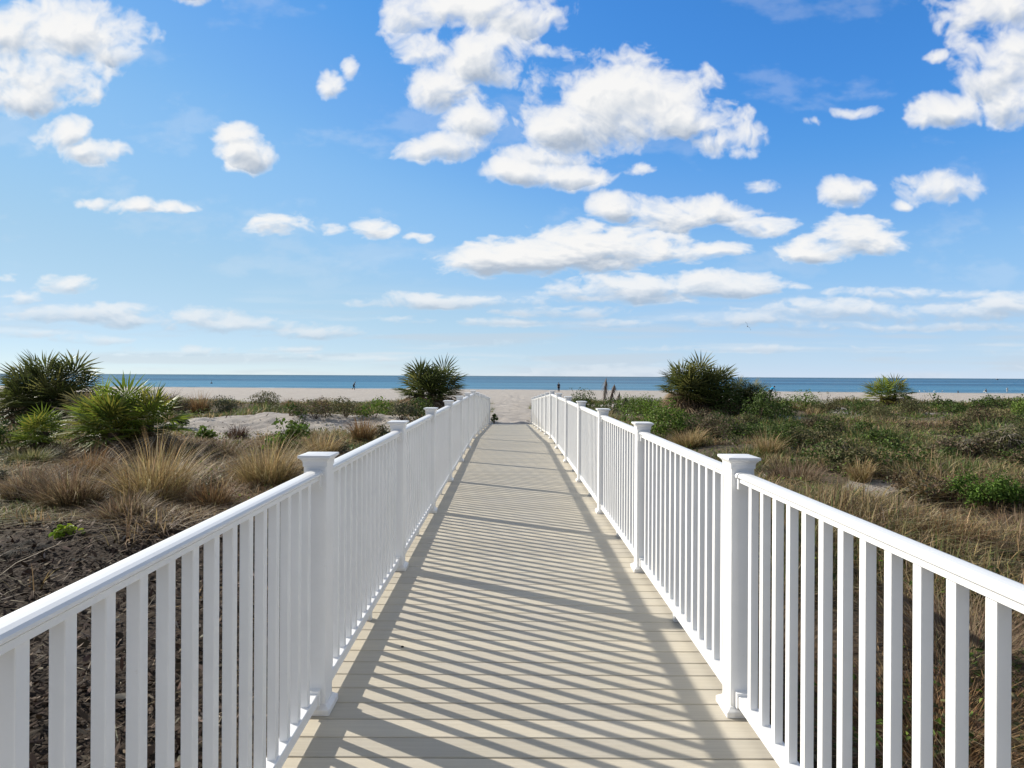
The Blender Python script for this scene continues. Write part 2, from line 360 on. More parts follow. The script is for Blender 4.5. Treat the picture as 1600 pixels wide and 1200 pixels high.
# shared cap / base / block meshes
m = MB(); m.loft([rsq(h, z, 0.003) for h, z in ((.0522, 1.086), (.0545, 1.088), (.0545, 1.100), (.0552, 1.106), (.0572, 1.112), (.0605, 1.1165), (.0650, 1.1195), (.0650, 1.1225), (.0690, 1.1235), (.0718, 1.126), (.0718, 1.1345), (.0700, 1.1365), (.045, 1.1400), (.004, 1.1425))]); CAP = m.mesh('post_cap')
m = MB(); m.loft([rsq(h, z, 0.004) for h, z in ((.073, 0.001), (.073, .022), (.071, .026), (.058, .036), (.0555, .040), (.0515, .0405))]); BASE = m.mesh('post_base')
m = MB(); m.loft([rsq(.0508, z, 0.006, 4) for z in (0.0, 1.095)]); POST = m.mesh('post')
m = MB(); m.loft([rsq(.016, z, 0.0025, 3) for z in (BZ - .004, RAILTOP - .041)]); BAL = m.mesh('baluster')
m = MB(); m.loft([rsq(.021, z, 0.003, 3) for z in (0.0005, BZ - .0485)]); BLK = m.mesh('support_block')
for mm in (CAP, BASE, POST, BAL, BLK): mm.materials.append(M_WHITE)
def bracket(x, y0, y1):
    a = sweep([(p * 1.14, (q + .011) * 1.30 - .011) for p, q in TOP[:11]], x, y0, y1, RAILTOP)
    b = sweep([(-.030, -.0225), (.030, -.0225), (.030, -.070), (.024, -.075), (-.024, -.075), (-.030, -.070)], x, y0, y1, RAILTOP)
    a.add(b.v, b.f); return a
def low_bracket(x, y0, y1):
    return sweep([(-.031, BZ + .012), (.031, BZ + .012), (.031, BZ - .054), (-.031, BZ - .054)], x, y0, y1, 0)
KS = list(range(-1, 13)); YS = {k: 2.68 + k * L for k in KS}
for side, lab in ((-1, 'white railing on the left of the boardwalk, its inner faces in shade'), (1, 'white railing on the right of the boardwalk, its inner faces lit by the sun')):
    x = XC + side * HW
    root = empty('railing', (x, YS[0], 0), lab, 'railing', 'railings along the boardwalk')
    off = Vector((-x, -YS[0], 0))
    def kid(mbx, name, par=root): return mbx.build(name, M_WHITE, par, off)
    for k in KS:
        yk = YS[k]
        po = link('post', POST, M_WHITE, root, (0, yk - YS[0], zd(yk)))
        link('post_cap', CAP, M_WHITE, po); link('post_base', BASE, M_WHITE, po)
    far = []; n_ind = 0
    for k in KS[:-1]:
        ya, yb = YS[k] + .0508, YS[k + 1] - .0508
        kid(sweep(TOP, x, ya + .024, yb - .024, RAILTOP), 'top_rail')
        br = kid(sweep(BOT, x, ya + .024, yb - .024, 0), 'bottom_rail')
        for y0, y1 in ((ya, ya + .0245), (yb - .0245, yb)):
            kid(bracket(x, y0, y1), 'rail_bracket'); kid(low_bracket(x, y0, y1), 'rail_bracket')
        ym = (ya + yb) / 2
        for yy in (ym,):
            link('support_block', BLK, M_WHITE, root, (0, yy - YS[0], zd(yy)))
        for j in range(15):
            yj = ya + (yb - ya) * (j + 1) / 16
            loc = (0, yj - YS[0], zd(yj))
            if yj > 1.0 and n_ind < 100:
                link('baluster', BAL, M_WHITE, root, loc); n_ind += 1
            else: far.append(loc)
    m = MB()
    for lx, ly, lz in far: m.loft([rsq(.016, z + lz, 0.0025, 2, lx, ly) for z in (BZ - .004, RAILTOP - .041)])
    tag(m.build('baluster', M_WHITE, root), kind='stuff')

# ------------------------------------------------------------------ plant builders
def jitter_cols(n, cols, w=None, amt=0.22):
    cols = np.array(cols); i = RNG.choice(len(cols), n, p=w)
    c = cols[i] * (1 + RNG.uniform(-amt, amt, (n, 1))); return np.clip(c * (1 + RNG.uniform(-0.08, 0.08, (n, 3))), 0.004, 0.9)
def blades_mesh(name, B, az, hgt, lean, wid, col, tipcol=None, curl=None):
    """curved tapering blades: root pair, two middle pairs, tip"""
    n = len(B)
    d = np.stack([np.cos(az), np.sin(az), np.zeros(n)], -1); s = np.stack([-np.sin(az + RNG.uniform(-.9, .9, n)), np.cos(az + RNG.uniform(-.9, .9, n)), np.zeros(n)], -1)
    curl = lean * 0.55 if curl is None else curl
    P = []
    for t, ww in ((0, 1.0), (0.4, 0.9), (0.75, 0.6), (1.0, 0.0)):
        out = (lean * t + curl * t * t * t * 1.2) * hgt
        up = hgt * (t - 0.55 * np.clip(curl, 0, 1.2) * t ** 3)
        p = B + d * out[:, None]; p[:, 2] += up
        if ww > 0: P += [p - s * (wid * ww * .5)[:, None], p + s * (wid * ww * .5)[:, None]]
        else: P += [p]
    V = np.stack(P, 1).reshape(-1, 3)            # 7 verts per blade
    base = (np.arange(n) * 7)[:, None]
    F_ = np.concatenate([base + np.array([0, 1, 3, 2]), base + np.array([2, 3, 5, 4]), base + np.array([4, 5, 6])], 1)  # 11 loops
    starts = (np.arange(n) * 11)[:, None] + np.array([0, 4, 8])
    tc = col if tipcol is None else tipcol
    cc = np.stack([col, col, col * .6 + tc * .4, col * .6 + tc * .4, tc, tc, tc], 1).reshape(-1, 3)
    return mesh_np(name, V, F_.ravel(), starts.ravel(), cc)
TAN = [(0.47, 0.35, 0.18), (0.57, 0.44, 0.25), (0.37, 0.26, 0.125), (0.26, 0.185, 0.09)]
BROWN = [(0.21, 0.145, 0.09), (0.30, 0.21, 0.13), (0.14, 0.095, 0.06), (0.38, 0.29, 0.19)]
OLIVE = [(0.21, 0.22, 0.08), (0.28, 0.27, 0.12), (0.36, 0.31, 0.16), (0.13, 0.15, 0.05)]
GREEN = [(0.11, 0.20, 0.03), (0.15, 0.25, 0.04), (0.08, 0.15, 0.026)]
RUST = [(0.31, 0.18, 0.085), (0.24, 0.14, 0.07), (0.40, 0.27, 0.14), (0.16, 0.10, 0.055)]
DARKR = [(0.085, 0.045, 0.03), (0.12, 0.06, 0.04), (0.06, 0.035, 0.025)]
PAL = dict(tan=TAN, brown=BROWN, olive=OLIVE, green=GREEN, rust=RUST, darkr=DARKR)
def tussock(px, py, wpx, hpx, pal, label, n=None, name='grass_tussock', group='grass tussocks on the dunes', cat='grass tussock', upright=0.5):
    p = at(px, py); k = p.y / F; w = wpx * k; h = hpx * k * 1.05
    n = n or int(min(1500, max(260, 5 * wpx + 4 * hpx)) * 1.35)
    r = w * 0.30 * np.sqrt(RNG.random(n)); a = RNG.uniform(0, 2 * np.pi, n)
    nsub = max(2, int(w / 0.35)); 
    B = np.stack([r * np.cos(a), r * np.sin(a) * 0.8, np.zeros(n)], -1)
    clump = fbm(B[:, 0] * 5 + px, B[:, 1] * 5 + py, 5, 2)
    B[:, 2] = terrain(B[:, 0] + p.x, B[:, 1] + p.y) - p.z - 0.02
    az = a + RNG.normal(0, 0.7, n)
    hg = h * (0.45 + 0.75 * RNG.random(n)) * (0.65 + 0.7 * clump) * (1 - 0.25 * (r / (w * .3)))
    lean = np.abs(RNG.normal(0.15, 0.36, n)) + (r / (w * 0.30)) * upright * (w * .28 / h)
    col = jitter_cols(n, PAL[pal])
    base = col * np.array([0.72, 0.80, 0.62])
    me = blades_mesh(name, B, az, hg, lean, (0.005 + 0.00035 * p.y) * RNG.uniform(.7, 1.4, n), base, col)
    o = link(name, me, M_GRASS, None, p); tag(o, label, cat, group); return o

def leaves_arrays(P, N, size, col, asp=0.55):
    n = len(P); N = N / np.linalg.norm(N, axis=1, keepdims=True)
    t = RNG.normal(size=(n, 3)); t -= (t * N).sum(1, keepdims=True) * N; t /= np.linalg.norm(t, axis=1, keepdims=True)
    b = np.cross(N, t); s = size[:, None]
    fold = N * s * 0.12
    V = np.stack([P, P + t * s * .35 - b * s * asp * .5 + fold, P + t * s * .8 - b * s * asp * .42 + fold, P + t * s - N * s * .1, P + t * s * .8 + b * s * asp * .42 + fold, P + t * s * .35 + b * s * asp * .5 + fold], 1).reshape(-1, 3)
    base = (np.arange(n) * 6)[:, None]
    F_ = np.concatenate([base + np.array([0, 1, 2, 3]), base + np.array([0, 3, 4, 5])], 1)
    st = (np.arange(n) * 8)[:, None] + np.array([0, 4])
    return V, F_.ravel(), st.ravel(), np.repeat(col, 6, 0)
def shrub(px, py, wpx, hpx, cols, label, leaf=0.06, n=None, name='shrub', group='shrubs on the dunes', cat='shrub', loose=0.35, asp=0.6, sprigs=0, nbl=5):
    p = at(px, py); k = p.y / F; w = wpx * k * 1.1; h = hpx * k * 1.15
    n = n or int(np.clip(w * h * 900 / (leaf / .06) ** 2, 500, 4200))
    root = empty(name, p, label, cat, group)
    nb = max(nbl, int(w * 6)); 
    bc = np.stack([RNG.uniform(-.40, .40, nb) * w, RNG.uniform(-.30, .30, nb) * w, RNG.uniform(.25, .78, nb) * h], -1)
    bc[:, 2] *= 1 - 0.5 * (np.abs(bc[:, 0]) / (0.5 * w)) ** 2
    br = RNG.uniform(.16, .30, nb) * min(w, h * 1.6)
    if sprigs:
        for _ in range(sprigs):
            bc = np.vstack([bc, [RNG.uniform(-.4, .4) * w, RNG.uniform(-.2, .2) * w, RNG.uniform(.9, 1.25) * h]]); br = np.append(br, .10 * h)
        nb = len(bc)
    wgt = br ** 2; wgt /= wgt.sum()
    i = RNG.choice(nb, n, p=wgt)
    d = RNG.normal(size=(n, 3)); d /= np.linalg.norm(d, axis=1, keepdims=True)
    rr = br[i] * (1 - loose * RNG.random(n) ** 0.7) 
    P = bc[i] + d * rr[:, None] * np.array([1.15, 1.0, .9])
    P[:, 2] = np.maximum(P[:, 2], 0.02 + terrain(P[:, 0] + p.x, P[:, 1] + p.y) - p.z)
    N = d * .8 + RNG.normal(size=(n, 3)) * .55 + np.array([0, 0, .45])
    col = jitter_cols(n, cols, amt=.3)
    V, F_, st, cc = leaves_arrays(P, N, leaf * RNG.uniform(.6, 1.4, n), col, asp)
    link('foliage', mesh_np('foliage', V, F_, st, cc), M_LEAF, root)
    m = MB()
    for q in range(nb):
        e = Vector(bc[q]); m0 = Vector((e.x * .35, e.y * .35, e.z * .45)); m.tube([(e.x * .1, e.y * .1, -0.05), m0, e], [.014, .010, .004], 5)
    m.build('stem', M_STEM, root)
    return root

def fan_leaf(P, out, up, Rr, petiole, nseg, droop, rnd, wseg=.62, jit=0.03):
    """one fan frond; returns verts, faces"""
    out = out.normalized(); side = out.cross(up)
    if side.length < 1e-3: side = Vector((1, 0, 0))
    side.normalize(); nrm = side.cross(out).normalized()
    hub = P + out * petiole - Vector((0, 0, droop * petiole * .25))
    V = []; Fc = []
    pw = 0.012
    V += [P - side * pw, P + side * pw, hub + side * pw, hub - side * pw]; Fc.append((0, 1, 2, 3))
    span = R(rnd.uniform(105, 128))
    for k in range(nseg):
        th = -span + 2 * span * (k + .5) / nseg + rnd.uniform(-jit, jit)
        dth = span / nseg * wseg
        r = Rr * (0.72 + 0.30 * math.cos(th * .7)) * rnd.uniform(.9, 1.06)
        def pt(a, rr, lift):
            q = out * math.cos(a) + side * math.sin(a)
            return hub + q * rr + nrm * lift - Vector((0, 0, droop * rr * rr * .55 / Rr))
        fold = 0.25 * abs(math.sin(th)) * 0.45 * r * .5
        b = len(V)
        tw = rnd.uniform(-.02, .02) * r
        V += [hub, pt(th - dth, r * .52, fold + tw), pt(th, r * .52, fold + r * .02), pt(th + dth, r * .52, fold - tw), pt(th + rnd.uniform(-.05, .05), r, fold * 1.6 - r * rnd.uniform(0, .10))]
        Fc += [(b, b + 1, b + 2), (b, b + 2, b + 3), (b + 1, b + 4, b + 2), (b + 2, b + 4, b + 3)]
    return V, Fc
def fronds(name, heads, parent, mat, cols, n, Rr, el0, el1, seed, nseg=22, droop=.35, pet=(.7, 1.1), spread=1.0, wseg=.62, jit=.03):
    rnd = random.Random(seed)
    for hi, hd in enumerate(heads):
        V = []; Fc = []; cc = []
        for k in range(n):
            t = (k + .5) / n
            el = R(el0 + (el1 - el0) * t ** .85 + rnd.uniform(-9, 9)); az = k * 2.39996 + rnd.uniform(-.3, .3) + hi
            out = Vector((math.cos(az) * math.cos(el) * spread, math.sin(az) * math.cos(el) * spread, math.sin(el)))
            up = Vector((rnd.uniform(-.25, .25), rnd.uniform(-.25, .25), 1)) if abs(el) < R(60) else Vector((-math.cos(az), -math.sin(az), .5))
            sc = rnd.uniform(.85, 1.1)
            v, f = fan_leaf(Vector(hd) + Vector((rnd.uniform(-.05, .05), rnd.uniform(-.05, .05), -.25 * t * Rr)), out, up, Rr * sc, Rr * sc * rnd.uniform(*pet) * (.62 + .38 * max(0, math.sin(el))), nseg, droop * rnd.uniform(.5, 1.4), rnd, wseg, jit)
            b = len(V); V += v; Fc += [tuple(b + i for i in q) for q in f]
            c = np.array(rnd.choice(cols)) * rnd.uniform(.75, 1.25); lit = 1.45 if mat == M_PALM else 1.1; cc += [c * .8] * 4  # paler young frond tips, the leaf's own pigment
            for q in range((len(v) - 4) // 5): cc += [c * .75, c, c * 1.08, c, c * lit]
        flat = [i for f in Fc for i in f]; st = np.cumsum([0] + [len(f) for f in Fc[:-1]])
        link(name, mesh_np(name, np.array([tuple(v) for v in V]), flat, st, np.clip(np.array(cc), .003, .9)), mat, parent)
PG = [(0.085, 0.105, 0.028), (0.11, 0.13, 0.034), (0.06, 0.078, 0.025), (0.155, 0.155, 0.05)]
PB = [(0.15, 0.21, 0.025), (0.19, 0.25, 0.035), (0.11, 0.16, 0.025), (0.26, 0.25, 0.045)]
PD = [(0.42, 0.32, 0.21), (0.32, 0.23, 0.15), (0.50, 0.41, 0.30), (0.20, 0.135, 0.085)]
PBR = [(0.15, 0.11, 0.06), (0.11, 0.10, 0.045), (0.20, 0.16, 0.09)]
def palm(px, py, top, heads_px, label, cols, Rr, nlive=30, ndead=14, seed=1, el=(88, -4), dead_el=(-8, -68), base=None, droop=.35, nseg=22, deadcols=PD):
    """heads_px: list of (dx px, height fraction, dy m) growing points"""
    p = at(px, py) if base is None else base
    k = p.y / F; H = (py - top) * k
    root = empty('fan_palm', p, label, 'palm', 'fan palms on the dunes')
    heads = []
    for dx, hf, dy in heads_px:
        e = Vector((dx * k, dy, max(.12, H * hf))); heads.append(e)
        m = MB(); pts = []; rad = []
        for q in range(9):
            t = q / 8; pts.append((e.x * (.25 + .75 * t), e.y * (.25 + .75 * t) , -0.15 + (e.z + .15) * t)); rad.append(.13 * (1 - .25 * t) * (1 + .12 * (q % 2)))
        m.tube(pts, rad, 9); m.build('trunk', M_BARK, root)
    fronds('crown', heads, root, M_PALM, cols, int(nlive * .78), Rr * 1.12, el[0], el[1], seed, 17, droop * .8, (.45, .85), 1.0, .52, .03)
    if ndead: fronds('dead_fronds', [h - Vector((0, 0, .16)) for h in heads], root, M_DEAD, deadcols, int(ndead * 1.9), Rr * 1.0, dead_el[0], dead_el[1], seed + 50, 15, .8, (.55, .95), 1.0, .40, .09)
    return root

# ------------------------------------------------------------------ palms
palm(75, 668, 556, [(-38, .44, .2), (0, .56, -.2), (40, .48, .1), (-12, .32, -.7), (24, .30, -.6)], 'large dark green fan palm clump at the left edge, rising above the horizon', PG, 1.0, 26, 8, 3, el=(88, -16))
palm(192, 710, 600, [(-36, .40, 0), (40, .44, .1), (2, .38, -.5), (-8, .52, .3)], 'bright green low fan palm with pale dead fronds hanging below, right of the dark clump', PB, .70, 25, 15, 5, el=(88, -6))
palm(68, 706, 632, [(0, .42, 0), (-6, .22, -.2)], 'small yellow green fan palm in front of the large dark clump', PB, .52, 16, 5, 8, el=(86, -10))
palm(128, 680, 610, [(0, .46, 0)], 'small greyish half dried fan palm between the dark clump and the bright one', PBR, .66, 18, 10, 9, el=(86, -20))
palm(672, 652, 563, [(-15, .47, 0), (17, .49, .3), (0, .40, -.3)], 'single round fan palm behind the left railing with a skirt of dry fronds', PG, .98, 24, 20, 12, el=(88, 4))
palm(1082, 656, 553, [(-18, .52, 0), (12, .53, .2), (36, .44, .2), (-8, .34, -.5), (20, .30, -.4)], 'tallest fan palm, dense and dark, beyond the right railing', PG, 1.0, 25, 16, 15, el=(88, -2))
palm(1152, 652, 585, [(0, .56, 0), (8, .36, -.3)], 'small dark fan palm just right of the tallest one', PG, .70, 22, 8, 18, el=(88, -20))
palm(1178, 652, 588, [(2, .52, .3), (8, .34, -.2)], 'small fan palm with drooping leaves at the right end of the dark thicket', PG, .62, 20, 8, 21, el=(88, -22))
palm(1390, 636, 594, [(-14, .42, 0), (12, .48, .2)], 'lone spreading fan palm on the right ridge against the beach', PB, .90, 24, 12, 24, el=(86, -20))

# ------------------------------------------------------------------ shrubs
G1 = [(0.080, 0.125, 0.026), (0.11, 0.165, 0.036), (0.055, 0.09, 0.022)]
G2 = [(0.14, 0.22, 0.032), (0.18, 0.27, 0.042), (0.10, 0.16, 0.028)]
G3 = [(0.13, 0.135, 0.05), (0.17, 0.165, 0.07), (0.21, 0.18, 0.095), (0.09, 0.10, 0.04)]
G4 = [(0.16, 0.12, 0.075), (0.11, 0.12, 0.05), (0.22, 0.17, 0.115)]
GB = [(0.12, 0.085, 0.05), (0.17, 0.12, 0.075), (0.08, 0.06, 0.035), (0.10, 0.11, 0.04)]
GG = [(0.07, 0.085, 0.045), (0.095, 0.11, 0.06), (0.12, 0.12, 0.075)]
for a in [
    (22, 706, 90, 62, G1, 'dark small leaved shrub at the left edge under the large palm clump', .05),
    (8, 668, 60, 36, G3, 'olive twiggy shrub at the far left edge, behind the dark small leaved one', .05),
    (46, 662, 26, 26, G2, 'lime green sprig growing just left of the small yellow green palm', .06),
    (104, 692, 36, 20, G2, 'low green bush between the small palm and the bright green palm', .05),
    (276, 648, 36, 30, G4, 'brown green bush right behind the bright green palm on the dune', .06),
    (348, 648, 50, 26, GG, 'grey green bush on the left ridge, first right of the brown rounded tussock', .06),
    (412, 644, 42, 32, G3, 'round olive bush standing highest on the left ridge', .06),
    (452, 650, 36, 26, G1, 'dark green bush right of the round olive bush', .07),
    (492, 654, 58, 32, G4, 'dull brown twiggy bush in the middle of the left ridge', .06),
    (540, 652, 50, 30, G3, 'olive brown bush below the walking figure, on the left ridge', .06),
    (585, 652, 50, 26, G2, 'fresh green bush with broad leaves on the left ridge', .08),
    (628, 658, 52, 26, GG, 'greyish low bush left of the round palm', .06),
    (650, 656, 46, 34, G1, 'deep green bush at the foot of the round palm', .08),
    (455, 702, 62, 36, G2, 'bright sea grape bush on the sandy slope behind the left railing', .12),
    (472, 676, 22, 26, G1, 'small dark upright bush just behind the bright sea grape', .06),
    (320, 688, 20, 14, G2, 'tiny sea grape sprig alone on the white sand', .10),
    (362, 702, 26, 12, [(0.24, 0.24, 0.06), (0.18, 0.20, 0.05)], 'small yellowish plant on the brown slope left of the golden tussock', .06),
    (285, 668, 22, 22, G1, 'narrow green plant on the sand right of the bright green palm', .07),
    (598, 690, 30, 24, GG, 'grey green plant behind the second left railing post', .06),
    (526, 706, 36, 26, GG, 'grey green plant between the two golden brown tussocks', .06),
    (908, 640, 50, 26, G1, 'low green sea grape beside the far right railing', .09),
    (955, 646, 44, 22, G1, 'dark green bush under the dry upright stalks', .08),
    (992, 650, 56, 34, G2, 'sunlit green bush left of the tallest palm', .07),
    (1036, 690, 92, 70, G2, 'full dark green bush behind the second right railing post', .08),
    (1140, 660, 60, 54, G1, 'dark bush in the shade right of the tallest palm', .07),
    (1186, 662, 60, 50, G1, 'dark bush below the palm with drooping leaves', .07),
    (1224, 656, 36, 30, G1, 'lowest dark bush, at the right end of the thicket', .08),
    (1252, 640, 44, 26, G2, 'light green sea grape right of the thicket, against the beach', .10),
    (1290, 644, 44, 22, G3, 'olive bush on the right ridge, next right of the light green sea grape', .07),
    (1340, 646, 50, 22, G1, 'green bush left of the lone spreading palm', .08),
    (1376, 660, 46, 26, G3, 'olive bush below the lone spreading palm', .06),
    (1290, 738, 92, 42, G1, 'wide dark green shrub in the grass right of the nearest right post', .06),
    (1386, 716, 56, 30, G1, 'dark green shrub above and right of the wide one', .06),
    (1470, 742, 58, 50, G1, 'dark green shrub left of the bright green patch', .06),
    (1424, 648, 44, 24, G3, 'olive bush on the ridge between the lone palm and the open sea grape', .07),
    (1496, 650, 48, 22, G1, 'dark green bush on the right ridge just below the dark upright bird', .08),
    (1596, 652, 44, 30, G2, 'green bush cut by the right edge, on the ridge', .08),
    (1560, 640, 66, 20, G1, 'long sea grape on the ridge near the right edge', .10),
]:
    px, py, w, h, cols, lab, leaf = a
    shrub(px, py, w, h, cols, lab, leaf, sprigs=3 if 'sea grape' in lab else 0, name='sea_grape' if 'sea grape' in lab else 'shrub')
for a in [(1466, 638, 44, 16, 'open sea grape with stems poking above the ridge right of the lone palm'), (1530, 642, 30, 14, 'thin sea grape with few leaves on the ridge near the two figures')]:
    shrub(a[0], a[1], a[2], a[3], G1, a[4], .12, n=260, sprigs=6, name='sea_grape')
_r = random.Random(5)
for i in range(46):
    px = _r.uniform(1070, 1620); lo = 690 + max(0, px - 1160) * .40
    py = _r.uniform(664, max(690, min(lo - 10, 830)))
    if abs(px - 1545) < 75 and 735 < py < 835: py -= 75
    sz = _r.uniform(.7, 1.3) * (.5 + (py - 640) / 150)
    shrub(px, py, 60 * sz, 34 * sz, [G1, G3, G4, GB, G1, G3][i % 6], 'low bush tangled into the dry grass of the right field', .055, group='low bushes scattered over the right field')
for i in range(12):
    px = _r.uniform(-10, 420); py = _r.uniform(705, 800 - max(0, px - 300) * .2)
    shrub(px, py, 44, 18, [G4, G3, G4, GG][i % 4], 'low twiggy bush among the dry grass of the left field', .05, group='low bushes scattered over the left field')
shrub(1545, 790, 96, 44, GREEN, 'bright grass green leafy patch in the right field', .045, n=4200, asp=.35, loose=.95, nbl=26)
shrub(772, 662, 10, 14, G1, 'small dark plant at the sandy end of the left railing', .06, n=220)
shrub(112, 838, 46, 15, [(0.30, 0.42, 0.03), (0.36, 0.46, 0.04), (0.22, 0.33, 0.03)], 'yellow green seedling on the dark mulch at lower left', .075, n=60, name='seedling', cat='seedling', group=None)
shrub(1540, 880, 16, 14, [(0.16, 0.26, 0.04), (0.2, 0.3, 0.05)], 'small light green seedling above the right handrail near the edge', .05, n=50, name='seedling', cat='seedling', group=None)

# ------------------------------------------------------------------ tussocks
for a in [
    (240, 792, 140, 104, 'tan', 'tallest feathery tan tussock, left field in front of the bright green palm'),
    (418, 764, 110, 84, 'tan', 'golden tussock just left of the nearest left railing post'),
    (503, 714, 66, 40, 'tan', 'golden tussock behind the nearest left post cap'),
    (110, 796, 130, 80, 'brown', 'wide brown tussock at the left above the mulch'),
    (140, 748, 100, 50, 'rust', 'orange tan tussock below the bright green palm'),
    (40, 780, 90, 60, 'brown', 'brown tussock at the left edge above the dark fallen frond'),
    (330, 800, 90, 50, 'rust', 'rusty low tussock against the left handrail'),
    (566, 692, 44, 48, 'rust', 'upright orange brown tussock behind the second left post'),
    (372, 686, 42, 24, 'darkr', 'dark reddish tussock on the white sand'),
    (312, 646, 44, 36, 'rust', 'rounded brown tussock on the left ridge'),
    (262, 640, 40, 34, 'darkr', 'dark brown tussock on the ridge behind the bright green palm'),
    (285, 712, 60, 34, 'brown', 'brown tussock at the foot of the bright green palm, on its right'),
    (350, 718, 70, 36, 'brown', 'broad brown tussock on the slope under the white sand'),
    (455, 640, 24, 20, 'rust', 'small rust tussock between bushes of the left ridge'),
    (505, 640, 24, 22, 'tan', 'thin tan tussock at the crest of the left ridge'),
    (195, 812, 90, 46, 'brown', 'low brown tussock at the foot of the tallest tan one'),
    (50, 728, 60, 36, 'olive', 'olive tussock under the dark left shrub'),
    (1200, 716, 50, 44, 'tan', 'tan tussock beside the nearest right post cap'),
    (1075, 700, 60, 40, 'tan', 'pale tussock in front of the full dark green bush'),
    (1345, 752, 44, 40, 'tan', 'small tan tussock between the wide dark shrub and the next one'),
    (1440, 790, 52, 60, 'tan', 'tan upright tussock left of the bright green patch'),
    (1240, 766, 110, 56, 'brown', 'brown tussock behind the near right handrail'),
    (1490, 872, 120, 66, 'rust', 'brown arching tussock just above the right handrail'),
    (1585, 850, 90, 56, 'brown', 'grey brown tussock at the right edge below the green patch'),
    (1400, 822, 100, 44, 'brown', 'low brown tussock in the middle of the right field'),
    (1315, 800, 90, 44, 'olive', 'olive brown tussock above the right handrail'),
    (1600, 930, 70, 50, 'tan', 'tan tussock at the right edge above the end of the handrail'),
]:
    tussock(*a)
# tussocks seen between the right balusters
for (x, y, w, h, pal, lab) in [
    (1.95, 2.1, 1.0, .46, 'brown', 'brown tussock seen between the nearest right balusters'),
    (2.3, 3.2, 1.1, .5, 'rust', 'rusty tussock seen between the balusters left of the nearest one'),
    (1.85, 4.3, .9, .45, 'brown', 'dark brown tussock seen low beside the nearest right post'),
    (2.9, 2.3, 1.0, .5, 'tan', 'tan tussock at the right edge seen past the last baluster'),
    (3.2, 4.2, 1.1, .5, 'brown', 'brown tussock below the right handrail, farther from the boardwalk')]:
    p = Vector((x, y, gz(x, y))); n = 1900
    r = w * .3 * np.sqrt(RNG.random(n)); a = RNG.uniform(0, 2 * np.pi, n)
    B = np.stack([r * np.cos(a), r * np.sin(a), np.zeros(n)], -1); B[:, 2] = terrain(B[:, 0] + x, B[:, 1] + y) - p.z - .02
    col = jitter_cols(n, PAL[pal])
    me = blades_mesh('grass_tussock', B, a + RNG.normal(0, .6, n), h * (.5 + .7 * RNG.random(n)), .25 + RNG.random(n) * .5 + r / (w * .3) * .4, .005 * RNG.uniform(.7, 1.4, n), col * .75, col)
    tag(link('grass_tussock', me, M_GRASS, None, p), lab, 'grass tussock', 'grass tussocks on the dunes')

# ------------------------------------------------------------------ loose grass of the field (stuff)
N = 42000
yy = 1.3 + 46.5 * RNG.random(N) ** 1.35
xx = (RNG.random(N) * 2 - 1) * (0.93 * yy + 3.0)
keep = (np.abs(xx - XC) > 1.22) | (yy > 26.2)
sm = sand_mask(xx, yy); mm = mulch_mask(xx, yy)
patch = fbm(xx / 2.1, yy / 2.1, 131, 4)
dens = (1 - sm) * (1 - .985 * mm) * np.where(xx > 0, sstep(.36, .50, patch) , np.maximum(sstep(.40, .62, patch) * .85, sstep(30, 32, yy) * (1 - sstep(39, 42, yy)) * .95))
dens = dens * np.where((xx > 0) & (yy < 7), .75, 1)
left = (xx < -1.2) & (yy > 7.0) & (yy < 19)
dens = np.where(left, np.maximum(dens, .85 * sstep(7.0, 9.0, yy + 2.5 * (patch - .5)) * (1 - .8 * sm)), dens)
sd_ = at(112, 838); dens = dens * sstep(.35, .8, np.hypot(xx - sd_.x, (yy - sd_.y + .3) * .7))
keep &= RNG.random(N) < dens
xx, yy, patch = xx[keep], yy[keep], patch[keep]; nt = len(xx)
nb = 15
tuft = np.repeat(np.arange(nt), nb); n = len(tuft)
ra = RNG.uniform(0, 2 * np.pi, n); rr = (.03 + .10 * RNG.random(n)) * (1 + yy[tuft] * .02)
B = np.stack([xx[tuft] + rr * np.cos(ra), yy[tuft] + rr * np.sin(ra), np.zeros(n)], -1); B[:, 2] = terrain(B[:, 0], B[:, 1]) - .02
hn = fbm(xx / 3.1, yy / 3.1, 151, 3); hgt = (.04 + .55 * hn * hn * 1.6)[tuft] * RNG.uniform(.45, 1.2, n)
gr = fbm(xx / 4.3, yy / 4.3, 171, 4) + .10 * RNG.normal(size=nt) + np.where(xx > 0, .015, -.12) + np.where((xx > 0) & (yy < 11), -.20, 0) + .004 * (yy - 14) + np.where(xx < 0, .24 * sstep(29, 32, yy), 0)
pal_i = np.where(gr > .62, 3, np.where(gr > .47, 2, np.where(gr > .38, 0, 1)))
allp = [TAN, [(0.24, 0.165, 0.095), (0.33, 0.24, 0.14), (0.17, 0.115, 0.07), (0.38, 0.30, 0.20)], OLIVE, [(0.13, 0.20, 0.045), (0.18, 0.24, 0.08), (0.10, 0.15, 0.06)]]; col = np.zeros((n, 3))
for k in range(4):
    s = pal_i[tuft] == k; col[s] = jitter_cols(int(s.sum()), allp[k], amt=.3)
mix = RNG.random(n) < .22; col[mix] = jitter_cols(int(mix.sum()), TAN)
lean = np.abs(RNG.normal(.45, .6, n)) * np.where((xx[tuft] < 0) & (yy[tuft] < 19), 1.9, 1)
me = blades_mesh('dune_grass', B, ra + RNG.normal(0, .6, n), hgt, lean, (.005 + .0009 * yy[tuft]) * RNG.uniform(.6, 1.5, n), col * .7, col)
tag(link('dune_grass', me, M_GRASS), 'dry and green grass covering the dune field', 'grass', kind='stuff')

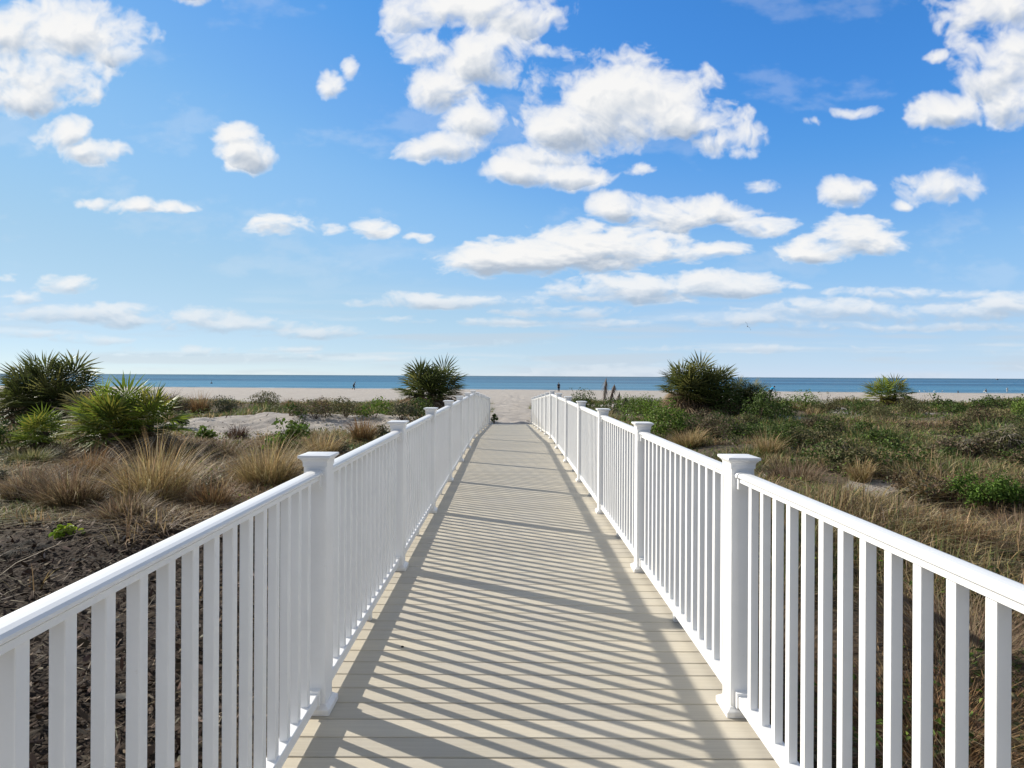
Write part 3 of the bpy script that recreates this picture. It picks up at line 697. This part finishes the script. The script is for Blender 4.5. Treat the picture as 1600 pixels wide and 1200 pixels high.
# low creeping leaves mixed into the right field (stuff)
N = 52000
yy = 3 + 44 * RNG.random(N) ** 1.2; xx = RNG.uniform(-.6, 1, N) * (.93 * yy + 2)
pt = fbm(xx / 1.5, yy / 1.5, 231, 4)
keep = (np.abs(xx - XC) > 1.5) & (sand_mask(xx, yy) < .5) & (mulch_mask(xx, yy) < .2) & (RNG.random(N) < sstep(.46, .60, pt) * np.where(xx > 0, 1, .5))
xx, yy = xx[keep], yy[keep]; k = 3; n = len(xx) * k
X = np.repeat(xx, k) + RNG.normal(0, .08, n); Y = np.repeat(yy, k) + RNG.normal(0, .08, n)
P = np.stack([X, Y, terrain(X, Y) + RNG.uniform(.02, .34, n)], -1)
V, F_, st, cc = leaves_arrays(P, RNG.normal(size=(n, 3)) * .6 + np.array([0, 0, .8]), (.035 + .0012 * Y) * RNG.uniform(.6, 1.5, n), jitter_cols(n, G1 + G2 + G3, amt=.3), .5)
tag(link('creeping_plants', mesh_np('creeping_plants', V, F_, st, cc), M_LEAF), 'low creeping green leaves among the dune grass', 'ground cover', kind='stuff')

# mulch, twigs and dead leaves (stuff)
N = 95000
yy = 1.2 + 24 * RNG.random(N) ** 2.0; xx = -1.05 - RNG.random(N) * (.95 * yy + 1.2)
rt = RNG.random(N) < .16; xx[rt] = 1.25 + RNG.random(int(rt.sum())) * (.9 * yy[rt] + 1)
keep = RNG.random(N) < np.where(rt, .8, .30 + mulch_mask(xx, yy)) * (1 - .85 * sand_mask(xx, yy)) * np.where(yy < 26, 1, 0)
xx, yy = xx[keep], yy[keep]; n = len(xx)
ln_ = (.018 + .075 * RNG.random(n) ** 2.2) * (1 + .05 * yy); wd = ln_ * RNG.uniform(.12, .42, n)
az = RNG.uniform(0, 2 * np.pi, n); ti = RNG.normal(0, .38, n)
t = np.stack([np.cos(az) * np.cos(ti), np.sin(az) * np.cos(ti), np.sin(ti)], -1); b = np.stack([-np.sin(az), np.cos(az), RNG.normal(0, .5, n)], -1)
P = np.stack([xx, yy, terrain(xx, yy) + RNG.uniform(.0, .035, n) + np.abs(np.sin(ti)) * ln_ * .4], -1)
a_ = t * (ln_ * .5)[:, None]; b_ = b * (wd * .5)[:, None]; up = np.array([0, 0, 1.0]) * (wd * .35)[:, None]
V = np.stack([P - a_, P - a_ * .4 - b_ + up * .2, P + a_ * .5 - b_ * .8, P + a_ + up, P + a_ * .5 + b_ * .8 + up * .4, P - a_ * .4 + b_ + up * .3], 1).reshape(-1, 3)
base = (np.arange(n) * 6)[:, None]; F_ = np.concatenate([base + np.array([0, 1, 2, 3]), base + np.array([0, 3, 4, 5])], 1)
col = jitter_cols(n, [(.055, .037, .026), (.085, .058, .042), (.035, .025, .019), (.15, .115, .085), (.30, .25, .20)], [.30, .27, .20, .15, .08], .3)
tag(link('mulch', mesh_np('mulch', V, F_.ravel(), ((np.arange(n) * 8)[:, None] + np.array([0, 4])).ravel(), np.repeat(col, 6, 0)), M_MULCH), 'dark brown wood mulch and dead leaves beside the boardwalk', 'mulch', kind='stuff')
n = 420
yy = 1.6 + 9 * RNG.random(n) ** 1.3; xx = -1.1 - RNG.random(n) * (.9 * yy)
hg = RNG.uniform(.02, .09, n); B = np.stack([xx, yy, terrain(xx, yy) + .012], -1)
me = blades_mesh('dry_twigs', B, RNG.uniform(0, 6.28, n), hg, RNG.uniform(2.0, 6.0, n), RNG.uniform(.003, .007, n), jitter_cols(n, [(.30, .24, .17), (.40, .34, .26), (.15, .11, .08)]), None, np.zeros(n))
tag(link('dry_twigs', me, M_MULCH), 'pale dry stems lying across the mulch', 'twigs', kind='stuff')

# ------------------------------------------------------------------ dead palm, dry stalks, fallen fronds
def dry_stalk(px, py, hpx, lean_px, label, dark=1.0):
    p = at(px, py); k = p.y / F; H = hpx * k; lx = lean_px * k
    root = empty('dry_stalk', p, label, 'dry stalk', 'dry stalks by the right railing')
    m = MB(); m.tube([(0, 0, -.05), (lx * .35, .02, H * .45), (lx, 0, H)], [.016, .012, .005], 6); m.build('stem', M_STEM, root)
    n = 240; t = RNG.uniform(.35, 1, n); B = np.stack([lx * t, RNG.normal(0, .02, n), H * t], -1)
    col = jitter_cols(n, np.array([(.30, .26, .23), (.40, .35, .31), (.20, .16, .14)]) * dark)
    me = blades_mesh('dry_leaves', B, RNG.uniform(0, 6.28, n), -H * RNG.uniform(.14, .36, n), RNG.uniform(-.75, .75, n), RNG.uniform(.015, .035, n), col, None, np.zeros(n))
    link('dry_leaves', me, M_DEAD, root)
dry_stalk(943, 634, 44, 4, 'tallest grey dry stalk rising against the sea by the right railing')
dry_stalk(951, 634, 34, 9, 'second grey dry stalk leaning right beside the tallest one')
dry_stalk(962, 642, 30, 6, 'thin brown dry stalk in front of the tall grey pair', .8)
dry_stalk(969, 650, 30, 9, 'dark dry stalk lowest of the row, nearest the third right post', .45)
def dead_palm(px, py, hpx, label, seed, n=15):
    p = at(px, py); k = p.y / F; H = hpx * k
    root = empty('dead_palm', p, label, 'dead palm', 'dead palms in the right field')
    m = MB(); m.tube([(0, 0, -.1), (.03, 0, H * .3), (0, .02, H * .55)], [.07, .06, .04], 8); m.build('trunk', M_BARK, root)
    fronds('dead_fronds', [Vector((0, 0, H * .66))], root, M_DEAD, [(.30, .26, .22), (.22, .18, .145), (.36, .32, .27), (.10, .08, .06)], n, H * .50, 70, -60, seed, 11, 1.0, (.4, .9), 1.0, .24, .2)
dead_palm(1566, 716, 52, 'grey dead palm with drooping dry leaves, nearer the right edge', 33, 14)
dead_palm(1520, 722, 46, 'grey dead palm collapsed into bare stalks, left of the other dead one', 37, 10)
def fallen(px, py, wpx, label, col, seed, el=(35, -5), n=5):
    p = at(px, py); k = p.y / F
    root = empty('fallen_frond', p, label, 'palm frond', None)
    fronds('frond', [Vector((0, 0, .10))], root, M_DEAD, col, n, wpx * k * .36, el[0], el[1], seed, 18, .5, (.3, .6), 1.0, .45, .06)
fallen(36, 868, 80, 'dark fallen fan frond on the mulch at the left edge', [(.045, .042, .036), (.06, .055, .05), (.10, .095, .085)], 44)
fallen(731, 632, 26, 'dark drooping frond behind the far left railing posts', [(.05, .04, .025), (.03, .025, .02)], 47, (60, 0), 7)
fallen(887, 632, 30, 'dark drooping frond behind the far right railing posts', [(.05, .04, .035), (.03, .025, .02)], 49, (70, 0), 8)
fallen(826, 661, 9, 'dark scrap of dry frond on the sand at the right end of the boardwalk', [(.03, .025, .02)], 52, (30, -5), 3)
m = MB(); c = Vector((-.575, 3.27, .003)); m.loft([[(c.x + r * math.cos(a) * 1.3, c.y + r * math.sin(a), c.z + z) for a in np.linspace(0, 2 * np.pi, 9)[:-1]] for r, z in ((.006, 0), (.007, .003), (.003, .006))])
tag(m.build('pebble', mat_plain('dark_pebble', (.05, .045, .04), .8, .2, .2, 60)), 'small dark pebble on the deck boards near the left railing', 'pebble')

# ------------------------------------------------------------------ people
M_SKIN = mat_plain('skin', (.42, .25, .17), .5, .4, .05, 20)
def skin_obj(name, pts, edges, rad, mat, parent=None, loc=None, rz=0, rootv=0):
    me = bpy.data.meshes.new(name); me.from_pydata(pts, edges, [])
    o = link(name, me, mat, parent, loc); o.rotation_euler = (0, 0, rz)
    md = o.modifiers.new('Skin', 'SKIN'); md.use_smooth_shade = True
    for i, r in enumerate(rad):
        d = me.skin_vertices[0].data[i]; d.radius = (r, r) if not hasattr(r, '__len__') else r; d.use_root = (i == rootv)
    sb = o.modifiers.new('Subdivision', 'SUBSURF'); sb.levels = 2; sb.render_levels = 2
    return o
def person(loc, rz, label, pose, shirt, trousers, hair=(.03, .02, .015), sc=1.0, legs_bare=False):
    """local +x is forward"""
    J = dict(pelvis=(0, 0, .95), waist=(.02, 0, 1.10), chest=(.04, 0, 1.30), neck=(.05, 0, 1.47), head=(.07, 0, 1.58), crown=(.07, 0, 1.68), face=(.15, 0, 1.57))
    for s, n in ((1, 'l'), (-1, 'r')):
        J.update({'hip' + n: (0, .09 * s, .90), 'knee' + n: (.02, .10 * s, .50), 'ankle' + n: (-.01, .10 * s, .09), 'toe' + n: (.15, .11 * s, .035), 'sh' + n: (.03, .18 * s, 1.40), 'el' + n: (.0, .24 * s, 1.12), 'wr' + n: (.06, .24 * s, .87), 'hd' + n: (.08, .24 * s, .79)})
    if pose == 'walk':
        J.update(waist=(.05, 0, 1.08), chest=(.13, 0, 1.26), neck=(.22, 0, 1.41), head=(.28, 0, 1.50), crown=(.30, 0, 1.60), face=(.36, 0, 1.47), shl=(.15, .18, 1.36), shr=(.17, -.18, 1.36), ell=(.02, .25, 1.12), wrl=(.12, .24, .92), hdl=(.16, .23, .85), elr=(.22, -.25, 1.10), wrr=(.40, -.22, 1.02), hdr=(.47, -.21, 1.02),
                 kneel=(.24, .10, .55), anklel=(.12, .10, .12), toel=(.28, .10, .06), kneer=(-.02, -.10, .50), ankler=(-.30, -.10, .18), toer=(-.20, -.10, .04))
    if pose == 'bend':
        J.update(waist=(.10, 0, 1.08), chest=(.25, 0, 1.22), neck=(.40, 0, 1.30), head=(.50, 0, 1.33), crown=(.56, 0, 1.42), face=(.57, 0, 1.28), shl=(.30, .18, 1.28), shr=(.30, -.18, 1.28), ell=(.38, .25, 1.03), wrl=(.52, .22, .86), hdl=(.58, .21, .80), elr=(.36, -.25, 1.02), wrr=(.46, -.24, .80), hdr=(.49, -.23, .72),
                 kneel=(.16, .10, .52), anklel=(.10, .10, .09), toel=(.25, .10, .035), kneer=(-.06, -.10, .50), ankler=(-.26, -.10, .14), toer=(-.14, -.10, .035))
    if pose == 'sit':
        dz = -.80
        for k in list(J): J[k] = (J[k][0], J[k][1], J[k][2] + dz)
        for s, n in ((1, 'l'), (-1, 'r')):
            J.update({'hip' + n: (.04, .09 * s, .12), 'knee' + n: (.36, .13 * s, .42), 'ankle' + n: (.56, .10 * s, .09), 'toe' + n: (.72, .10 * s, .04), 'el' + n: (.12, .24 * s, .34), 'wr' + n: (.32, .17 * s, .38), 'hd' + n: (.39, .13 * s, .40)})
    J = {k: tuple(c * sc for c in v) for k, v in J.items()}
    rad = dict(pelvis=.135, waist=.12, chest=.145, neck=.055, head=.088, crown=.07, face=.045)
    for n in 'lr': rad.update({'hip' + n: .09, 'knee' + n: .058, 'ankle' + n: .038, 'toe' + n: .03, 'sh' + n: .06, 'el' + n: .042, 'wr' + n: .028, 'hd' + n: .035})
    E = [('pelvis', 'waist'), ('waist', 'chest'), ('chest', 'neck'), ('neck', 'head'), ('head', 'crown'), ('head', 'face')]
    for n in 'lr': E += [('pelvis', 'hip' + n), ('hip' + n, 'knee' + n), ('knee' + n, 'ankle' + n), ('ankle' + n, 'toe' + n), ('chest', 'sh' + n), ('sh' + n, 'el' + n), ('el' + n, 'wr' + n), ('wr' + n, 'hd' + n)]
    for n in 'lr':
        w, h = Vector(J['wr' + n]), Vector(J['hd' + n]); d = (h - w).normalized(); sd = d.cross(Vector((0, 1, 0)))
        sd = sd.normalized() if sd.length > .1 else Vector((1, 0, 0))
        for q, (off, ln2) in enumerate(((-.03, .075), (-.01, .09), (.01, .085), (.03, .065))):
            J[f'f{q}{n}'] = tuple(h + sd * off * sc + d * ln2 * sc); rad[f'f{q}{n}'] = .009; E.append(('hd' + n, f'f{q}{n}'))
        J['th' + n] = tuple(h + Vector((0, -.05 if n == 'l' else .05, 0)) * sc + d * .02 * sc); rad['th' + n] = .011; E.append(('hd' + n, 'th' + n))
    def part(name, keys, grow, mat, parent=None, loc=None, rz_=0, rootk='pelvis'):
        ks = [k for k in J if k in keys]; ix = {k: i for i, k in enumerate(ks)}
        return skin_obj(name, [J[k] for k in ks], [(ix[a], ix[b]) for a, b in E if a in ix and b in ix], [(rad[k] + grow) * sc for k in ks], mat, parent, loc, rz_, ix[rootk])
    body = part('person', set(J), 0, M_SKIN, None, loc, rz); tag(body, label, 'person', 'people on the beach')
    part('shirt', {'waist', 'chest', 'shl', 'shr', 'ell', 'elr', 'pelvis'}, .016, mat_plain('shirt_cloth', shirt, .8, .2, .08, 12), body)
    part('trousers', {'pelvis', 'hipl', 'hipr', 'kneel', 'kneer'} | (set() if legs_bare else {'anklel', 'ankler'}), .02, mat_plain('trouser_cloth', trousers, .85, .2, .08, 12), body)
    h = Vector(J['head']); c = Vector(J['crown'])
    m = MB(); ax = (c - h).normalized()
    for lat in range(1):
        rings = []
        for q in range(7):
            t = q / 6; r = .112 * sc * math.cos(t * 1.45) if q < 6 else .004; z = h + Vector((-.02 * sc, 0, 0)) + ax * (.02 + .155 * math.sin(t * 1.5)) * sc
            rings.append([z + Vector((math.cos(a) * r * 1.05, math.sin(a) * r * .95, 0)) for a in np.linspace(0, 2 * np.pi, 13)[:-1]])
        m.loft(rings)
    m.build('hair', mat_plain('hair', hair, .6, .3, .2, 60), body, smooth=True)
    return body
person(at(552.5, 609.5), R(10), 'person in dark clothes striding along the beach beyond the left ridge', 'walk', (.012, .025, .05), (.015, .015, .02))
person(at(873, 612.5), R(100), 'person in black standing at the water edge behind the far right railing', 'stand', (.01, .01, .012), (.012, .012, .015))
person(at(1204, 622), R(15), 'person in a bright blue shirt bending forward right of the dark thicket', 'bend', (.02, .36, .68), (.02, .022, .028))
person(at(1541, 613.8), R(120), 'person in black and white sitting by the water left of the child in white', 'sit', (.03, .03, .035), (.7, .7, .68))
person(at(1574, 613.8), R(80), 'child in white standing by the water, right one of the two near the right edge', 'stand', (.78, .78, .76), (.74, .74, .72), (.2, .13, .07), .72)

# ------------------------------------------------------------------ birds, boat, marker
M_BIRD = mat_plain('pale_feathers', (.62, .62, .60), .8, .2, .15, 30); M_BIRDD = mat_plain('dark_feathers', (.05, .05, .055), .8, .2, .2, 30); M_BEAK = mat_plain('beak', (.25, .15, .05), .5, .3, .1, 30)
def shore_bird(px, py, label, mat, rz, sc=1.0, group='shore birds at the water edge'):
    p = at(px, py); root = empty('shore_bird', p, label, 'bird', group); root.rotation_euler = (0, 0, rz)
    m = MB(); rings = []
    for x, r, z in ((-.24, .01, .20), (-.15, .05, .20), (-.05, .085, .20), (.05, .09, .215), (.11, .065, .25), (.135, .042, .30), (.16, .05, .345), (.19, .045, .355), (.215, .02, .35)):
        rings.append([(x * sc, r * math.cos(a) * sc, (z + r * math.sin(a)) * sc) for a in np.linspace(0, 2 * np.pi, 11)[:-1]])
    m.loft(rings); m.build('body', mat, root, smooth=True)
    m = MB(); m.tube([(.21 * sc, 0, .35 * sc), (.28 * sc, 0, .335 * sc)], [.014 * sc, .004 * sc], 6); m.build('beak', M_BEAK, root)
    for s in (-1, 1):
        m = MB(); m.tube([(.02 * sc, s * .03 * sc, .16 * sc), (.0, s * .035 * sc, .08 * sc), (.02 * sc, s * .035 * sc, 0)], .008 * sc, 5); m.build('leg', M_BEAK, root)
for i, (px, py) in enumerate([(1426, 612.6), (1437, 612.8), (1445, 613.0), (1452, 612.7), (1460, 613.1), (1472, 613.0)]):
    shore_bird(px, py, 'small pale shore bird in the row standing at the water edge on the right', M_BIRD, i * 1.3, 1.15)
shore_bird(1497, 615, 'dark upright bird standing apart on the sand, right of the pale row', M_BIRDD, 1.0, 1.5)
d = ray(1168, 510).normalized(); pb = Vector((0, 0, CAMZ)) + d * 95
root = empty('flying_bird', pb, 'dark bird gliding low in the sky over the right half of the sea', 'bird')
m = MB(); m.loft([[(x, r * math.cos(a), r * math.sin(a)) for a in np.linspace(0, 2 * np.pi, 9)[:-1]] for x, r in ((-.3, .01), (-.15, .05), (0, .08), (.15, .06), (.22, .045), (.30, .01))]); m.build('body', M_BIRDD, root, smooth=True)
for s in (-1, 1):
    m = MB(); prof = lambda yv, c, z, x0: [(x0 + c * .5, yv, z), (x0, yv, z + .018), (x0 - c * .5, yv, z), (x0, yv, z - .008)]
    m.loft([prof(s * .05, .24, .02, .02), prof(s * .3, .22, .14, .06), prof(s * .55, .15, .12, .0), prof(s * .75, .03, .08, -.08)]); m.build('wing', M_BIRDD, root)
root.rotation_euler = (R(58), R(-10), R(75))
def sea_pt(px, dist):
    q = ray(px, 587.5); return Vector((q.x * dist, dist, SEA))
root = empty('boat', sea_pt(1558, 1500), 'tiny boat on the horizon near the right edge', 'boat')
m = MB(); m.loft([[(x, w, 1.1), (x, -w, 1.1), (x, -w * .5, -.3), (x, w * .5, -.3)] for x, w in ((-3.4, 1.0), (-1, 1.3), (2, 1.0), (4.2, .06))]); m.build('hull', mat_plain('boat_hull', (.10, .11, .13), .5, .4, .1, 2), root)
m = MB(); m.loft([[(-1.6, .8, 1.08), (1.0, .7, 1.08), (1.0, -.7, 1.08), (-1.6, -.8, 1.08)], [(-1.4, .65, 2.6), (.5, .55, 2.6), (.5, -.55, 2.6), (-1.4, -.65, 2.6)]]); m.build('cabin', mat_plain('boat_cabin', (.3, .32, .34), .5, .4, .1, 2), root)
m = MB(); m.tube([(-.4, 0, 2.6), (-.4, 0, 6.4)], [.07, .04], 6); m.build('mast', M_STEM, root)
root = empty('marker_buoy', sea_pt(330.5, 210), 'small dark marker buoy in the water on the left', 'buoy')
m = MB(); m.loft([[(r * math.cos(a), r * math.sin(a), z) for a in np.linspace(0, 2 * np.pi, 11)[:-1]] for r, z in ((.2, -.2), (.34, .05), (.3, .3), (.12, .45))]); m.build('float', mat_plain('buoy_paint', (.05, .06, .08), .5, .4, .1, 5), root, smooth=True)
m = MB(); m.tube([(0, 0, .44), (0, 0, 1.25)], [.05, .035], 6); m.build('pole', M_STEM, root)

# ------------------------------------------------------------------ sky with clouds, sun
SUN_EL = R(28.4); sh = Vector((-.876, .482))
sun_dir = Vector((sh.x * math.cos(SUN_EL), sh.y * math.cos(SUN_EL), math.sin(SUN_EL))).normalized()
CL = [ # cx, cy, rx, ry, strength: cloud puffs
 (60,55,130,55,1.2),(60,112,100,48,1.1),(125,142,42,28,1),(40,152,75,32,.9),(170,82,40,22,.8),
 (108,214,44,26,.85),(152,240,46,22,.85),(60,222,26,16,.55),(370,214,34,20,.85),(394,246,34,26,.95),(383,236,34,28,.85),
 (545,106,13,20,.8),(520,132,20,24,.8),(150,318,34,9,.7),(205,321,46,13,.85),(270,328,36,12,.85),
 (437,352,40,18,.85),(582,357,32,17,.95),(526,361,20,8,.45),(655,372,20,6,.4),
 (735,85,85,55,1.2),(690,140,52,44,1),(738,192,46,38,1.0),(705,232,62,22,.85),(655,240,32,16,.7),(778,100,42,42,1.05),(740,20,120,50,1.1),
 (972,150,112,62,1.3),(930,192,112,46,1.2),(1062,190,92,34,1.1),(1132,216,54,26,.9),(1155,236,32,14,.8),(874,200,56,46,1),(850,130,30,44,.55),(1050,125,66,24,.7),(880,82,66,16,.5),
 (790,270,46,22,1),(862,276,72,20,.95),(850,246,60,20,.55),(1005,264,22,10,.5),
 (970,325,40,22,.95),(1050,336,72,28,1),(1122,332,62,22,.9),(1184,356,50,14,.8),
 (800,402,98,32,1.2),(920,392,132,36,1.25),(1030,392,92,24,1),(1132,393,38,14,.8),(980,453,116,22,1.1),(1100,447,112,20,1.1),
 (1187,292,25,13,.9),(1322,299,40,23,.85),(1408,319,15,8,.8),(1466,293,52,25,.85),(1430,279,24,10,.7),
 (1268,393,52,18,.95),(1330,376,62,29,1),(1374,386,40,16,.85),(1350,352,30,10,.6),
 (1472,176,50,26,.95),(1436,190,26,14,.7),(1340,176,36,9,.5),(1282,192,18,6,.4),(1390,155,16,7,.4),
 (1570,100,70,66,1.1),(1548,100,40,32,.8),(1592,164,46,38,1),(1590,70,70,36,1.1),(1466,90,22,11,.7),(1560,20,90,40,1),
 (34,467,32,13,.9),(100,444,44,13,.75),(120,490,130,14,.8),(250,500,110,15,.8),(372,510,130,14,.8),(490,521,90,10,.7),(30,520,60,9,.6),(150,530,60,7,.5),(8,436,22,9,.7),
 (720,471,146,13,.9),(862,486,86,11,.8),(642,503,54,11,.75),(760,505,90,6,.45),
 (1300,485,136,19,.9),(1450,491,210,17,.85),(1570,478,60,20,.95),(1490,460,160,9,.7),(1190,500,160,12,.6),(1400,510,260,8,.6),(1250,545,180,5,.35),(1500,550,160,5,.35),(330,548,170,6,.4),(560,560,120,5,.35),(980,505,80,6,.4),
 (-90,120,120,60,1.1),(-180,330,120,30,1),(-120,480,160,16,.9),(1720,150,110,60,1),(1760,330,120,30,1),(1780,480,200,18,.9),(300,-40,120,40,1),(1250,-60,160,40,.9)]
W, Hh = 6144, 3072
def cloud_field(u, v, o=8):
    """optical depth of the clouds at photo-plane direction coordinates"""
    vw = np.where(v < 330, v, 330 + (v - 330) * 2.2)         # clouds are seen flatter towards the horizon
    wx = 30 * (fbm(u / 60, vw / 60, 301, 4) - .5); wy = 26 * (fbm(u / 60 + 40, vw / 60, 311, 4) - .5)
    p, q = u + wx * 1.5, vw + wy * 1.5
    n = fbm(p / 62, q / 50, 321, o, .60)
    bil = 1 - np.abs(2 * fbm(p / 44, q / 36, 361, 5, .55) - 1) * 2.2          # rounded puffs
    D = np.full(u.shape, -9.0, np.float32); rel = np.zeros(u.shape, np.float32); ws = np.full(u.shape, 1e-6, np.float32)
    squash = np.where(v < 400, 1.0, .55)
    uu = u + wx * .8; vv = v + wy * squash * .7
    for cx, cy, rx, ry, s in CL:
        sel = (np.abs(uu - cx) < rx * 2.2) & (np.abs(vv - cy) < ry * 2.2)
        if not sel.any(): continue
        dx = (uu[sel] - cx) / (rx * 1.06); dy = (vv[sel] - cy) / (ry * 1.04)
        dy = np.where(dy > 0, dy * 1.12, dy)
        f = s * (1 - (dx * dx + dy * dy)) - (1 - s) * .30
        D[sel] = np.maximum(D[sel], f); wgt = np.clip(f + .2, 0, None) ** 2
        rel[sel] += wgt * dy; ws[sel] += wgt
    rel = rel / ws
    dd = D * .95 - .07 + (n - .5) * 2.9 + (bil - .45) * .30
    return dd, rel, n
def cloud_map(az, el):
    x = np.sin(az) * np.cos(el); y = np.cos(az) * np.cos(el); z = np.sin(el)
    u = PX + F * (x * VR.x + z * VR.z) / y; v = PY - F * (x * VU.x + z * VU.z) / y
    dd, rel, n = cloud_field(u, v)
    d0 = cloud_field(u, v, 5)[0]; dl = cloud_field(u - 9, v - 12, 5)[0]; dl2 = cloud_field(u - 22, v - 30, 3)[0]
    low0 = sstep(395, 520, v); t = np.clip(dd + .36, 0, None)
    t = t * (1 - .22 * low0) ; al = 1 - np.exp(-2.0 * t ** 1.5)
    depth = np.clip(dl, 0, 1.2) * .5 + np.clip(dl2, 0, 1.2) * .5              # cloud between here and the sun
    s_ = .96 + .28 * np.clip(d0 - dl, -.7, .7) + .10 * (n - .5) - .30 * depth * sstep(-.6, .5, rel) - .30 * sstep(-.15, .75, rel) * sstep(.2, .8, t)
    low = sstep(395, 520, v)
    s_ = s_ * (1 - low) + (.66 + .30 * np.clip(d0 - dl, -.5, .5) - .30 * sstep(-.4, .6, rel)) * low
    veil = .42 * sstep(430, 540, v) * sstep(.40, .70, fbm(u / 240, v / 16, 401, 5))
    wisp = .22 * sstep(.54, .74, fbm(u / 150, v / 70, 431, 6, .6)) * (1 - low)
    al = np.maximum(np.maximum(al * (1 - .30 * low), veil), wisp * .6)
    return np.clip(al, 0, .985), np.clip(s_, .2, 1)
img = np.zeros((Hh, W, 4), np.float32); img[..., 3] = 1
# unseen rest of the dome: coarse grey clouds added to neutralise and dim ambient
st = 8
ca = (np.arange(0, W, st) / W - .25) * 2 * np.pi; ce = (np.arange(Hh // 2, Hh, st) / Hh - .5) * np.pi
A, E_ = np.meshgrid(ca, ce)
gu = np.cos(A) / np.tan(E_ + .12); gv = np.sin(A) / np.tan(E_ + .12)
g = fbm(gu * 1.4, gv * 1.4, 501, 5); ga = .55 + .40 * sstep(.38, .56, g)
img[Hh // 2:, :, 1] = np.repeat(np.repeat(ga, st, 0), st, 1)[:Hh // 2]
gs = np.clip(.02 + .35 * sstep(.60, .74, g), 0, 1)
img[Hh // 2:, :, 0] = np.repeat(np.repeat(gs, st, 0), st, 1)[:Hh // 2]
c0, c1 = int(W * (.25 - 62 / 360)), int(W * (.25 + 62 / 360)); r0, r1 = Hh // 2 - 4, int(Hh * (.5 + 48 / 180))
azs = ((np.arange(c0, c1) + .5) / W - .25) * 2 * np.pi; els = ((np.arange(r0, r1) + .5) / Hh - .5) * np.pi
A, E_ = np.meshgrid(azs, els)
al, shd = cloud_map(A, E_)
fade = sstep(62, 54, np.abs(np.degrees(A))) * sstep(48, 40, np.degrees(E_))
img[r0:r1, c0:c1, 1] = al * fade + img[r0:r1, c0:c1, 1] * (1 - fade)
img[r0:r1, c0:c1, 0] = shd * fade + img[r0:r1, c0:c1, 0] * (1 - fade)
im = bpy.data.images.new('cloud_cover', W, Hh, alpha=False, float_buffer=False); im.colorspace_settings.name = 'Non-Color'
im.pixels.foreach_set(img.ravel()); im.update()
del img

w = bpy.data.worlds.new('World'); S.world = w; w.use_nodes = True
ns, ln = w.node_tree.nodes, w.node_tree.links
bg = ns['Background']
sky = ns.new('ShaderNodeTexSky'); sky.sky_type = 'NISHITA'; sky.sun_disc = False
sky.sun_elevation = SUN_EL; sky.sun_rotation = math.atan2(sh.x, sh.y)
sky.altitude = 0; sky.air_density = 0.6; sky.dust_density = 0.0; sky.ozone_density = 6.0
SKY_S = 0.10
env = ns.new('ShaderNodeTexEnvironment'); env.image = im; env.interpolation = 'Cubic'
sp = ns.new('ShaderNodeSeparateColor'); ln.new(env.outputs['Color'], sp.inputs[0])
cr = ramp(ns, [(0.0, (1.45, 1.52, 1.66)), (0.22, (4.0, 4.5, 5.2)), (.55, (5.9, 6.2, 6.6)), (.92, (7.9, 7.85, 7.75))]); ln.new(sp.outputs['Red'], cr.inputs['Fac'])  # lowest stop serves the added unseen clouds, kept dark to cut ambient
dn = node(ns, 'ShaderNodeVectorMath', operation='SCALE'); dn.inputs['Scale'].default_value = SKY_S; ln.new(sky.outputs[0], dn.inputs[0])
cu = ns.new('ShaderNodeRGBCurve'); cu.mapping.use_clip = False; cu.mapping.extend = 'EXTRAPOLATED'
for ch, pts in enumerate((((0, 0), (.045, .055), (.075, .15), (.105, .25), (.20, .39), (.40, .52), (1, .85)),
                          ((0, 0), (.10, .235), (.16, .37), (.224, .485), (.40, .59), (.62, .67), (1, .84)),
                          ((0, 0), (.2, .53), (.27, .68), (.485, .79), (.77, .775), (1, .83)))):
    cv = cu.mapping.curves[ch]
    while len(cv.points) < len(pts): cv.points.new(.5, .5)
    for pnt, xy in zip(cv.points, pts): pnt.location = xy
cu.mapping.update(); ln.new(dn.outputs[0], cu.inputs['Color'])
hs = node(ns, 'ShaderNodeVectorMath', operation='SCALE'); hs.inputs['Scale'].default_value = .93 / SKY_S; ln.new(cu.outputs[0], hs.inputs[0])
c = mixc(ns, ln, sp.outputs['Green'], hs.outputs[0], cr.outputs['Color'])
ln.new(c, bg.inputs['Color']); bg.inputs['Strength'].default_value = SKY_S
w.cycles.sampling_method = 'MANUAL'; w.cycles.sample_map_resolution = 1024

sl = bpy.data.lights.new('sun', 'SUN'); sl.energy = 5.0; sl.angle = R(.55); sl.color = (1.0, .94, .83)
so = bpy.data.objects.new('sun', sl); C.objects.link(so); so.rotation_euler = sun_dir.to_track_quat('Z', 'Y').to_euler(); so.location = sun_dir * 60

# ------------------------------------------------------------------ camera and view
cam = bpy.data.cameras.new('camera'); co = bpy.data.objects.new('camera', cam); C.objects.link(co)
cam.sensor_width = 36; cam.lens = F / 1600 * 36; cam.clip_start = .05; cam.clip_end = 90000
cam.shift_x = (800 - PX) / 1600; cam.shift_y = (PY - 600) / 1600
mw = Matrix.Identity(4)
for i, v in enumerate((VR, VU, -VF)):
    for j in range(3): mw[j][i] = v[j]
mw[2][3] = CAMZ; co.matrix_world = mw
S.camera = co
S.view_settings.view_transform = 'Standard'; S.view_settings.look = 'None'; S.view_settings.gamma = 1; S.view_settings.exposure = 0.26
